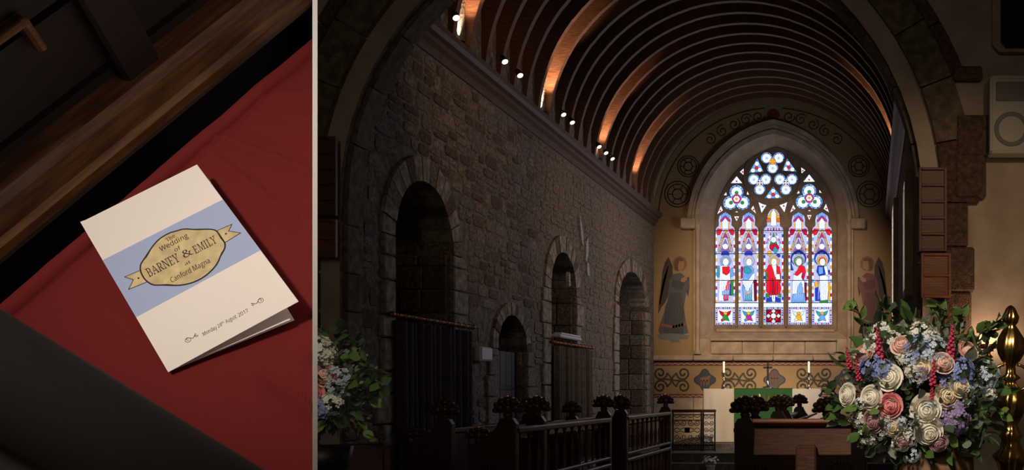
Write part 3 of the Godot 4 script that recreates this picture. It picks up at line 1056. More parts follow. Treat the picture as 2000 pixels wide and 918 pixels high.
func east_window() -> void:
	var w := setting("window_1")
	var c := CSGCombiner3D.new()
	c.name = "tracery"
	w.add_child(c)
	var plate := CSGPolygon3D.new()
	plate.polygon = opening(1.30, 1.68, 5.03, 2.78)
	plate.depth = 0.13
	plate.position = Vector3(0, 0, -20.76)
	plate.material = M.tracery
	c.add_child(plate)
	var holes: Array[PackedVector2Array] = []
	# ---- lancets
	var centres := [1416.8, 1462.3, 1511.0, 1559.5, 1605.4]
	for i in 5:
		var pts := []
		var cx: float = centres[i]
		var up := -7.0 if i == 2 else 0.0
		var half := [[19.4, 634.7], [19.4, 452], [17.5, 445], [13.0, 441.5], [12.5, 437], [13.2, 430], [11.0, 422 + up * 0.5], [6.0, 417.5 + up], [0, 414.5 + up]]
		for h in half:
			pts.append(gp(cx + h[0], h[1]))
		for k in range(half.size() - 2, -1, -1):
			pts.append(gp(cx - half[k][0], half[k][1]))
		holes.append(PackedVector2Array(pts))
		lancet(w, i, cx, holes[-1])
	# ---- the great circle: three trefoils and three darts
	for q in [[593, 170, -1], [478, 362, -1], [712, 362, -1]]:
		var l := [top(q[0] - 54, q[1] - 36), top(q[0] + 54, q[1] - 36), top(q[0], q[1] + 54)]
		var s := 51.0 * GLASS_D / FOCAL / 4.588
		var p := trefoil(l, s)
		holes.append(p)
		var n := light_node(w)
		var lead := start()
		pane(n, p, "sky", 0)
		for k in 3:
			pane(n, disc(l[k], s * 0.78, s * 0.78, 14), "white", 1, lead)
			pane(n, disc(l[k], s * 0.26, s * 0.26, 8), "lav", 2)
			for g in 5:
				pane(n, disc(l[k] + Vector2.from_angle(TAU * g / 5 + k) * s * 0.86, s * 0.12, s * 0.12, 6), ["blue", "maroon", "teal"][g % 3], 2)
		pane(n, disc(top(q[0], q[1] - 6), s * 0.55, s * 0.55, 14), "gold" if q[1] < 200 else "pale", 3, lead)
		for g in 4:
			pane(n, disc(top(q[0], q[1] - 6) + Vector2.from_angle(TAU * (g + 0.5) / 4) * s * 0.33, s * 0.15, s * 0.15, 6), "orange" if q[1] < 200 else ["crimson", "deep"][g % 2], 4)
		part("leading", lead, M.lead, n)
	for q in [[[455, 138], [378, 270], [512, 258]], [[722, 138], [680, 250], [808, 258]], [[597, 388], [518, 498], [676, 494]]]:
		var p := tops(q)
		holes.append(p)
		var n := light_node(w)
		var lead := start()
		pane(n, p, "sky", 0)
		var m := (p[0] + p[1] + p[2]) / 3.0
		for k in 3:
			pane(n, disc(m.lerp(p[k], 0.45), 0.045, 0.045, 10), "white", 1, lead)
			pane(n, disc(m.lerp(p[k], 0.8), 0.016, 0.016, 6), ["maroon", "blue", "teal"][k], 2)
		pane(n, disc(m, 0.035, 0.035, 10), "red", 3, lead)
		part("leading", lead, M.lead, n)
	# ---- the trefoils over the paired lancets
	for q in [[270, 500], [920, 492]]:
		var l := [top(q[0], q[1] - 62), top(q[0] - 56, q[1] + 36), top(q[0] + 56, q[1] + 36)]
		var s := 64.0 * GLASS_D / FOCAL / 4.588
		var p := trefoil(l, s)
		holes.append(p)
		var n := light_node(w)
		var lead := start()
		pane(n, p, "sky", 0)
		var m := top(q[0], q[1])
		for k in 3:
			pane(n, disc(l[k], s * 0.74, s * 0.74, 16), "white", 1, lead)
			for g in 9:
				pane(n, disc(l[k] + Vector2.from_angle(TAU * g / 9 + 0.2) * s * 0.86, s * 0.10, s * 0.10, 6), ["blue", "white", "deep", "maroon"][g % 4], 2)
			pane(n, disc(m.lerp(l[k], 0.9), s * 0.24, s * 0.24, 10), "green", 2, lead)
		pane(n, disc(m, s * 0.68, s * 0.68, 6), "magenta", 3, lead)
		pane(n, disc(m, s * 0.44, s * 0.44, 6), "white", 4)
		pane(n, disc(m, s * 0.24, s * 0.24, 6), "gold", 5)
		part("leading", lead, M.lead, n)
	# ---- small lights between the bars
	for q in [[[270, 296], [215, 362], [324, 362]], [[920, 280], [864, 350], [974, 348]], [[337, 224], [298, 258], [334, 288]], [[848, 217], [888, 245], [853, 275]], [[466, 528], [548, 545], [495, 630]], [[728, 518], [648, 545], [700, 622]], [[130, 560], [92, 645], [150, 605]], [[420, 558], [398, 590], [446, 634]], [[777, 552], [746, 628], [799, 590]], [[1070, 542], [1048, 590], [1098, 624]], [[272, 703], [248, 656], [297, 654]], [[922, 692], [900, 644], [944, 643]], [[178, 436], [152, 470], [185, 470]], [[366, 430], [360, 462], [384, 466]], [[826, 424], [806, 456], [836, 452]], [[1012, 418], [1010, 446], [1036, 450]], [[270, 608], [250, 622], [290, 622]], [[922, 598], [902, 611], [942, 611]]]:
		var p := tops(q)
		holes.append(p)
		var n := light_node(w)
		pane(n, p, "white", 0)
		if absf((p[1] - p[0]).cross(p[2] - p[0])) > 0.009:
			var m := (p[0] + p[1] + p[2]) / 3.0
			pane(n, disc(m, 0.022, 0.022, 6), "red", 1)
	for h in holes:
		var q := CSGPolygon3D.new()
		q.polygon = h
		q.depth = 0.4
		q.position = Vector3(0, 0, -20.6)
		q.operation = CSGShape3D.OPERATION_SUBTRACTION
		q.material = M.tracery
		c.add_child(q)
	# raised bars on the face of the tracery
	for ring in [[top(595, 305), 53.5]]:
		var rr: float = ring[1] * GLASS_D / FOCAL
		for k in 8:
			var st := start()
			prism(st, PackedVector2Array(_arc(ring[0], rr, rr + 0.035, TAU * k / 8, TAU * (k + 1) / 8)), 0.04, at(Vector3(0, 0, -20.77)))
			part("tracery_roll", st, M.tracery, w)
	for x in [1439.5, 1486.6, 1535.4, 1582.4]:
		var g := gp(x, 640)
		block("mullion", Vector3(g.x, (g.y + 5.0) / 2, -20.76), Vector3(0.045, 5.0 - g.y, 0.12), M.tracery, w, 0.015)
	block("sill_stone", Vector3(0, 2.80, -20.78), Vector3(2.52, 0.06, 0.2), M.freestone, w, 0.01)

func _arc(c: Vector2, r0: float, r1: float, a0: float, a1: float) -> Array:
	var out := []
	for k in 7:
		out.append(c + Vector2.from_angle(lerpf(a0, a1, k / 6.0)) * r1)
	for k in range(6, -1, -1):
		out.append(c + Vector2.from_angle(lerpf(a0, a1, k / 6.0)) * r0)
	return out

func lancet(w: Node, which: int, cx: float, outline: PackedVector2Array) -> void:
	var n := light_node(w)
	var lead := start()
	var sc := 3.673
	# coordinates: x from the middle of the light, y down from the picture's line 400, in units of the drawing
	var L := func(pts: Array) -> PackedVector2Array:
		var out := PackedVector2Array()
		for p in pts:
			out.append(gp(cx + p[0] / sc, 400.0 + p[1] / sc))
		return out
	var D := func(x: float, y: float, r: float, ry := -1.0, k := 14) -> PackedVector2Array:
		var out := PackedVector2Array()
		for i in k:
			out.append(gp(cx + (x + r * cos(TAU * i / k)) / sc, 400.0 + (y + (ry if ry > 0 else r) * sin(TAU * i / k)) / sc))
		return out
	pane(n, outline, "lav", 0)
	# border of little pieces down both sides
	var hues := ["sky", "white", "gold", "white", "crimson", "white"] if which != 2 else ["white", "orange", "lav", "blue", "white", "crimson"]
	for s in [-1.0, 1.0]:
		var k := 0
		var y := 186.0
		while y < 700.0:
			pane(n, L.call([[s * 71, y], [s * 59, y], [s * 59, y + 22], [s * 71, y + 22]]), hues[(k + which) % 6], 1)
			y += 25.0
			k += 1
	# canopy
	if which == 2:
		pane(n, L.call([[-44, 80], [-30, 80], [-22, 52], [-14, 40], [14, 40], [22, 52], [30, 80], [44, 80], [44, 120], [-44, 120]]), "gold", 1, lead)
		pane(n, L.call([[-44, 96], [-24, 96], [-24, 124], [-44, 124]]), "orange", 2, lead)
		pane(n, L.call([[44, 96], [24, 96], [24, 124], [44, 124]]), "orange", 2, lead)
		pane(n, L.call([[-16, 60], [0, 34], [16, 60], [20, 150], [-20, 150]]), "white", 3, lead)
		pane(n, L.call([[-58, 160], [-30, 150], [-10, 165], [10, 165], [30, 150], [58, 160], [58, 200], [-58, 200]]), "lav", 2, lead)
		for k in 5:
			pane(n, D.call(-40 + k * 20, 178, 6.0, 12.0), ["magenta", "purple", "maroon", "purple", "magenta"][k], 3)
		pane(n, L.call([[0, 200], [42, 300], [30, 330], [-30, 330], [-42, 300]]), "white", 3, lead)
		for s in [-1.0, 1.0]:
			for k in 5:
				pane(n, L.call([[s * (14 + k * 9), 204 + k * 20], [s * (24 + k * 9), 204 + k * 20], [s * (28 + k * 9), 220 + k * 20], [s * (16 + k * 9), 220 + k * 20]]), ["purple", "white", "magenta"][k % 3], 4)
		pane(n, L.call([[0, 206], [30, 296], [-30, 296]]), "green", 4, lead)
		pane(n, D.call(0, 252, 20), "white", 5, lead)
		pane(n, D.call(4, 306, 34, 26), "crimson", 5, lead)
		pane(n, L.call([[10, 300], [34, 330], [14, 350], [-4, 330]]), "teal", 6, lead)
		pane(n, D.call(-30, 350, 14, 18), "gold", 5, lead)
		pane(n, D.call(34, 366, 14, 12), "blue", 5, lead)
	else:
		pane(n, D.call(0, 82, 30, 24), "sky", 1, lead)
		pane(n, L.call([[0, 78], [34, 108], [34, 124], [0, 100], [-34, 124], [-34, 108]]), "magenta", 2, lead)
		pane(n, L.call([[0, 96], [20, 122], [20, 172], [-20, 172], [-20, 122]]), "white", 3, lead)
		for s in [-1.0, 1.0]:
			pane(n, L.call([[s * 26, 126], [s * 34, 126], [s * 34, 170], [s * 26, 170]]), "gold", 3)
			pane(n, L.call([[s * 22, 176], [s * 56, 172], [s * 62, 188], [s * 58, 218], [s * 40, 214], [s * 30, 196]]), "red" if (which + int(s)) % 2 else "crimson", 2, lead)
			pane(n, L.call([[s * 6, 212], [s * 20, 204], [s * 54, 330], [s * 44, 344]]), "tan", 2, lead)
			for k in 4:
				pane(n, D.call(s * (26 + k * 9), 236 + k * 28, 6.0), ["purple", "gold", "crimson", "sky"][(k + which) % 4], 3)
		pane(n, D.call(2, 190, 11), "gold", 4, lead)
		pane(n, L.call([[0, 200], [16, 240], [0, 232], [-16, 240]]), "magenta", 3, lead)
		pane(n, L.call([[0, 246], [36, 338], [-36, 338]]), "purple", 3, lead)
		pane(n, D.call(0, 300, 20), "white", 4, lead)
		if which < 3:
			pane(n, L.call([[-28, 362], [-26, 344], [-12, 333], [12, 333], [26, 344], [28, 362]]), "blue", 4, lead)
		else:
			pane(n, D.call(0, 385, 56, 54), "blue", 3, lead)
			pane(n, D.call(0, 348, 30, 22), "deep", 4, lead)
			pane(n, D.call(0, 392, 46, 46), "lav", 4, lead)
	# halo and face
	var halo := ["sky", "lav", "gold", "green", "gold"]
	pane(n, D.call(3, 405, 40, 42, 18), "lav", 5, lead)
	pane(n, D.call(3, 406, 34, 35, 18), halo[which], 6, lead)
	pane(n, D.call(3, 406, 27, 28, 16), "tan" if which != 4 else "red", 7)
	pane(n, D.call(4, 412, 20, 26), "white", 8, lead)
	# figures
	var fig := []
	match which:
		0:
			fig = [["white", [[-34, 440], [10, 436], [34, 460], [36, 540], [30, 690], [-46, 690], [-42, 560]]], ["red", [[-20, 446], [30, 446], [30, 490], [8, 506], [-18, 492]]], ["red", [[16, 552], [32, 548], [30, 640], [-18, 650], [4, 600]]], ["crimson", [[-14, 650], [28, 646], [24, 686], [-8, 688]]], ["sky", [[-18, 622], [28, 612], [28, 642], [-18, 646]]], ["green", [[40, 544], [58, 540], [58, 650], [40, 652]]], ["blue", [[30, 570], [40, 574], [38, 650], [28, 650]]], ["teal", [[-58, 444], [-44, 440], [-40, 520], [-58, 520]]], ["sky", [[34, 470], [56, 450], [58, 510], [40, 520]]]]
		1:
			fig = [["crimson", [[-54, 446], [-40, 446], [-38, 520], [-54, 530]]], ["maroon", [[36, 540], [58, 540], [58, 690], [36, 690]]], ["sky", [[-30, 444], [20, 444], [38, 462], [34, 500], [10, 540], [-40, 540], [-40, 480]]], ["teal", [[-30, 448], [6, 452], [24, 480], [0, 498], [-30, 486]]], ["white", [[30, 500], [46, 490], [44, 530], [20, 580], [-10, 630], [-40, 560], [-46, 545], [0, 545]]], ["sky", [[-10, 632], [24, 574], [30, 690], [-36, 690], [-46, 600], [-40, 575]]], ["teal", [[-20, 650], [20, 640], [24, 690], [-24, 690]]], ["white", [[24, 580], [36, 560], [40, 690], [28, 690]]], ["gold", [[-16, 626], [16, 620], [16, 636], [-16, 642]]]]
		2:
			fig = [["white", [[-12, 430], [20, 430], [26, 520], [-16, 520]]], ["red", [[-16, 432], [-2, 470], [10, 520], [40, 540], [54, 600], [46, 640], [10, 650], [-30, 648], [-52, 620], [-50, 550], [-40, 500], [-52, 470], [-36, 436]]], ["red", [[22, 436], [44, 448], [54, 520], [50, 560], [30, 540], [22, 480]]], ["crimson", [[-10, 540], [0, 530], [10, 640], [-6, 648]]], ["white", [[16, 500], [44, 500], [48, 536], [20, 536]]], ["sky", [[-30, 430], [-18, 440], [-22, 486], [-34, 470]]], ["green", [[-56, 470], [-46, 480], [-44, 540], [-56, 560]]], ["green", [[-54, 640], [-34, 636], [-30, 660], [-54, 666]]], ["green", [[54, 640], [40, 640], [34, 660], [54, 664]]], ["blue", [[-50, 672], [-14, 664], [-10, 696], [-50, 698]]], ["blue", [[50, 672], [16, 664], [12, 696], [50, 698]]], ["white", [[-12, 650], [12, 650], [12, 690], [-12, 690]]]]
		3:
			fig = [["white", [[-40, 560], [-30, 490], [0, 470], [34, 480], [40, 540], [44, 640], [-44, 640]]], ["red", [[10, 432], [44, 444], [52, 480], [46, 510], [30, 480], [-10, 512], [-30, 500], [-6, 470]]], ["crimson", [[30, 484], [46, 512], [34, 544], [22, 520]]], ["sky", [[-8, 628], [0, 580], [18, 556], [34, 600], [34, 632], [2, 640]]], ["sky", [[-48, 700], [-44, 650], [-20, 640], [44, 636], [52, 700]]], ["gold", [[2, 626], [34, 624], [34, 640], [4, 642]]], ["blue", [[-54, 400], [-46, 440], [-36, 470], [-54, 470]]], ["maroon", [[46, 560], [58, 560], [58, 690], [48, 690]]], ["green", [[-30, 692], [0, 684], [30, 694], [30, 704], [-30, 704]]]]
		4:
			fig = [["blue", [[-30, 440], [16, 440], [30, 470], [20, 508], [-20, 512], [-38, 480]]], ["sky", [[-22, 448], [6, 448], [8, 494], [-22, 500]]], ["white", [[-14, 512], [30, 506], [44, 520], [46, 600], [38, 690], [-6, 690], [-18, 600]]], ["white", [[16, 446], [34, 440], [46, 500], [30, 508]]], ["blue", [[-48, 600], [-20, 590], [-12, 690], [-46, 690]]], ["gold", [[-54, 560], [-30, 545], [-18, 590], [-40, 606]]], ["purple", [[-30, 545], [-16, 545], [-14, 590], [-24, 590]]], ["blue", [[46, 470], [56, 470], [56, 500], [46, 500]]], ["gold", [[46, 560], [58, 560], [58, 690], [48, 690]]], ["green", [[-14, 690], [40, 684], [46, 702], [-14, 702]]]]
	for k in fig.size():
		pane(n, L.call(fig[k][1]), fig[k][0], 7 + (k % 5), lead)
	for k in 5:
		# dark painted folds
		var x: float = -26 + 13 * k
		pane(n, L.call([[x, 520 + 9 * k], [x + 2.5, 520 + 9 * k], [x + 6, 600], [x + 1, 680], [x - 2, 680], [x + 2, 600]]), "lav" if which != 2 else "maroon", 13)
	# base panel
	pane(n, L.call([[-71, 706], [71, 706], [71, 734], [-71, 734]]), "white", 5, lead)
	pane(n, L.call([[-71, 736], [71, 736], [71, 860], [-71, 860]]), "lav", 5, lead)
	var rim := ["crimson", "blue", "gold", "deep", "teal"]
	for k in 9:
		for yy in [742.0, 854.0]:
			pane(n, D.call(-62 + 15.5 * k, yy, 6.2, 5.5, 6), rim[(k + which) % 5], 6)
	for k in 6:
		for s in [-1.0, 1.0]:
			pane(n, D.call(s * 63, 760 + 16 * k, 6.0, 6.5, 6), rim[(k + 2 + which) % 5], 6)
	pane(n, L.call([[-52, 752], [52, 752], [52, 844], [-52, 844]]), "white" if which != 2 else "maroon", 7, lead)
	if which == 2:
		for q in [[0, 764], [0, 836], [-36, 798], [36, 798]]:
			pane(n, L.call([[q[0] - 15, q[1]], [q[0], q[1] - 15], [q[0] + 15, q[1]], [q[0], q[1] + 15]]), "pale", 8, lead)
		pane(n, D.call(0, 798, 18), "white", 9, lead)
		for q in [[-22, 776], [22, 776], [-22, 820], [22, 820]]:
			pane(n, D.call(q[0], q[1], 8), "red", 8, lead)
	else:
		var body: String = ["green", "magenta", "", "gold", "sky"][which]
		var wing: String = ["crimson", "teal", "", "pale", "teal"][which]
		for s in [-1.0, 1.0]:
			pane(n, L.call([[0, 790], [s * 12, 772], [s * 44, 760], [s * 34, 786], [s * 14, 806]]), wing, 8, lead)
		pane(n, D.call(2, 780, 12, 11), "gold", 10, lead)
		pane(n, L.call([[-14, 796], [12, 790], [22, 812], [30, 834], [4, 828], [-22, 836], [-18, 814]]), body, 9, lead)
		pane(n, L.call([[-30, 824], [-10, 814], [-8, 832], [-26, 838]]), wing, 9, lead)
	part("leading", lead, M.lead, n)
	# saddle bars
	for y in [190.0, 355.0, 545.0, 705.0]:
		var a := gp(cx - 20, 400 + y / sc)
		block("saddle_bar", Vector3(gp(cx, 400).x, a.y, -GLASS_D + 0.075), Vector3(0.43, 0.014, 0.014), M.lead, n, 0.0)

# ------------------------------------------------------------------ the pew with the booklet
const PEW := Transform3D(Vector3(0.45854, 0.76909, -0.44524), Vector3(0.32323, 0.32237, 0.88972), Vector3(0.82781, -0.55189, -0.10078), Vector3(1.06245, 1.61399, -1.08294))

func along_end(h: float, e: float) -> float:
	# where a length of the pew meets the partition
	return (0.29225 + 0.162 * h - 0.76832 * e) / 0.61923

func sweep(st: SurfaceTool, prof: Array, t0: float) -> void:
	# prof: [height, across] corners in order
	var n := prof.size()
	var a: Array[Vector3] = []
	var b: Array[Vector3] = []
	var m := Vector2()
	for p in prof:
		a.append(Vector3(t0, p[0], p[1]))
		b.append(Vector3(along_end(p[0], p[1]), p[0], p[1]))
		m += Vector2(p[0], p[1]) / n
	for i in n:
		var j := (i + 1) % n
		quad(st, a[i], b[i], b[j], a[j], Vector3(0, (prof[i][0] + prof[j][0]) / 2 - m.x, (prof[i][1] + prof[j][1]) / 2 - m.y))
	for i in range(1, n - 1):
		tri(st, a[0], a[i], a[i + 1], Vector3.LEFT)
		tri(st, b[0], b[i], b[i + 1], Vector3.RIGHT)

func pew_set() -> void:
	# the pew lamp, out of view above
	spot_lamp("pew_lamp", "small black reading spotlight above the pew with the booklet", "", PEW * Vector3(-0.05, 1.4, -0.2), PEW * Vector3(0.20, 0.0, 0.10), 1.38, 18.5, Color(1.0, 0.94, 0.88), 0.06, 0.05, 1.0)
	# white painted partition that closes the pew off from the chancel
	var part_w := setting("wall_partition")
	var dir := Vector3(-0.49727, 0, -0.8676)
	var side := Vector3(0.8676, 0, -0.49727)
	var f0 := EYE + dir * (0.95 / 0.8676)
	var bs := Basis(side, Vector3.UP, -dir)
	block("panel", Vector3(f0.x, 1.25, f0.z) + dir * 0.9 + side * 0.0018, Vector3(0.0043, 2.5, 1.8), mat(Color(0.95, 0.94, 0.93), 0.6), part_w, 0.0, bs)
	var p := thing("pew", "dark oak pew with a moulded back rail behind the red cushion", "pew", PEW)
	var st := start()
	sweep(st, [[-0.10, -0.01], [-0.06, -0.01], [-0.06, 0.46], [-0.10, 0.46]], -0.5)
	part("seat", st, M.pew_dark, p)
	for k in 6:
		st = start()
		var h0 := -0.29 + 0.115 * k
		sweep(st, [[h0, -0.115], [h0 + 0.112, -0.115], [h0 + 0.108, -0.092], [h0 + 0.004, -0.092]], -0.5)
		part("back_board", st, M.pew_dark, p)
	st = start()
	sweep(st, [[-0.040, -0.092], [-0.040, -0.056], [-0.034, -0.049], [-0.022, -0.046], [-0.012, -0.049], [-0.008, -0.056], [0.018, -0.064], [0.030, -0.070], [0.034, -0.092]], -0.5)
	part("back_rail", st, M.pew, p)
	for t in [0.29, -0.02]:
		block("back_post", Vector3(t, 0.17, -0.086), Vector3(0.05, 0.30, 0.02), M.pew_dark, p, 0.004)
	block("bracket", Vector3(0.188, 0.190, -0.085), Vector3(0.045, 0.008, 0.016), M.pew, p, 0.003)
	block("bracket", Vector3(0.207, 0.170, -0.085), Vector3(0.010, 0.05, 0.016), M.pew, p, 0.003)
	# the pew's end with its rounded arm
	st = start(true)
	var prof := []
	for k in 9:
		var a := PI * k / 8
		prof.append(Vector2(-0.085 + 0.052 * cos(a), 0.12 + 0.04 * sin(a)))
	prof.append(Vector2(-0.137, -0.12)); prof.append(Vector2(-0.033, -0.12))
	for k in prof.size():
		var q: Vector2 = prof[k]
		var r: Vector2 = prof[(k + 1) % prof.size()]
		quad(st, Vector3(q.x, q.y, -0.12), Vector3(r.x, r.y, -0.12), Vector3(r.x, r.y, (0.29225 + 0.162 * r.y - 0.61923 * r.x) / 0.76832), Vector3(q.x, q.y, (0.29225 + 0.162 * q.y - 0.61923 * q.x) / 0.76832), Vector3(q.x + r.x + 0.17, q.y + r.y - 0.1, 0))
	part("pew_end", st, M.pew_end, p)
	block("plinth", Vector3(-0.1, -0.16, 0.02), Vector3(0.2, 0.12, 0.3), M.pew_dark, p, 0.005)
	var stand := thing("pew_stand", "dark timber stand under the tilted pew", "stand", at(Vector3(0.72, 0, -1.25)))
	block("post", Vector3(0, 0.57, 0), Vector3(0.3, 1.14, 0.3), M.pew_dark, stand, 0.01)
	block("foot", Vector3(0, 0.03, 0), Vector3(0.5, 0.06, 0.5), M.pew_dark, stand, 0.01)
	# ---- cushion
	var cu := thing("pew_cushion", "long red cloth pew cushion with a stitched edge", "cushion", PEW)
	var ripple := FastNoiseLite.new()
	ripple.seed = 4
	ripple.frequency = 5.0
	var folds := [[0.285, 0.03, 0.32, 0.16, 0.012], [0.335, 0.03, 0.40, 0.12, 0.008], [0.262, 0.03, 0.25, 0.15, 0.006], [0.12, 0.29, 0.17, 0.40, 0.012], [0.07, 0.27, 0.06, 0.42, 0.010], [0.36, 0.02, 0.43, 0.07, 0.006], [0.20, 0.27, 0.16, 0.33, 0.008]]
	var hgt := func(t: float, e: float) -> float:
		var h := -0.003 + 0.004 * ripple.get_noise_2d(t, e) - 0.02 * pow(clampf((e - 0.36) / 0.1, 0, 1), 2)
		for f in folds:
			var a := Vector2(f[0], f[1])
			var d := Vector2(f[2], f[3]) - a
			var k := clampf((Vector2(t, e) - a).dot(d) / d.length_squared(), 0, 1)
			var dist := (Vector2(t, e) - a - d * k).dot(Vector2(-d.y, d.x).normalized())
			var far := (Vector2(t, e) - a - d * k).length()
			var s := far / 0.016
			h += f[4] * exp(-s * s) * (1.0 if dist > 0 else 0.4) - f[4] * 0.8 * exp(-pow((far - 0.02 * signf(dist)) / 0.014, 2.0)) * (0.0 if dist > 0 else 1.0)
		var seam := (e - 0.023) / 0.0022
		h -= 0.007 * exp(-seam * seam)
		if e < 0.020:
			h += 0.005 * sin(clampf(e / 0.02, 0, 1) * PI)
		return h
	st = start(true)
	grid(st, 110, 110, func(u: float, v: float) -> Vector3:
		var e: float
		var h: float
		if v < 0.06:
			var k := v / 0.06
			e = 0.010 - 0.010 * sin(PI * minf(k * 1.0, 1.0) / 2 + 0.0) if k < 0.5 else 0.003 * (1.0 - k)
			h = lerpf(-0.055, -0.008, k)
			e = 0.012 * absf(k - 0.55) 
			var te := lerpf(-0.1, along_end(h, e), u)
			return Vector3(te, h + 0.8 * hgt.call(te, 0.004) * k, e)
		e = 0.002 + pow((v - 0.06) / 0.94, 1.35) * 0.45
		var t := lerpf(-0.1, along_end(0.0, e), u)
		h = hgt.call(t, e) - 0.006 * pow(clampf(1.0 - e / 0.008, 0, 1), 2)
		return Vector3(t, h, e))
	part("cover", st, M.red_cloth, cu)
	st = start()
	sweep(st, [[-0.058, 0.004], [-0.012, 0.006], [-0.030, 0.45], [-0.058, 0.45]], -0.1)
	part("filling", st, M.red_cloth, cu)
	booklet()

func smooth_poly(p: PackedVector2Array, times := 2) -> PackedVector2Array:
	for k in times:
		var q := PackedVector2Array()
		for i in p.size():
			var a := p[i]
			var b := p[(i + 1) % p.size()]
			q.append(a.lerp(b, 0.25)); q.append(a.lerp(b, 0.75))
		p = q
	return p

func mm(pts: Array) -> PackedVector2Array:
	var out := PackedVector2Array()
	for p in pts:
		out.append(Vector2(p[0], -p[1]) * 0.001)
	return out

func lettering(parent: Node, text: String, x0: float, x1: float, base: float, height: float, z: float, lean := 0.0, serif := false, tilt := 0.0) -> void:
	var f := SystemFont.new()
	f.font_names = PackedStringArray(["Droid Serif" if serif else "Droid Sans"])
	var m := TextMesh.new()
	m.text = text
	m.font = f
	m.font_size = 48
	m.pixel_size = 0.001
	m.depth = 0.002
	m.curve_step = 1.0
	m.horizontal_alignment = HORIZONTAL_ALIGNMENT_LEFT
	var bb := m.get_aabb()
	var sx := (x1 - x0) * 0.001 / bb.size.x
	var sy := height * 0.001 / bb.size.y
	var b := Basis(Vector3(sx, 0, 0), Vector3(lean * sy, sy, 0), Vector3(0, 0, 0.05))
	b = Basis(Vector3.BACK, tilt) * b
	put("lettering", m, M.ink, parent, Transform3D(b, Vector3(x0 * 0.001, -base * 0.001, z) - b * bb.position))

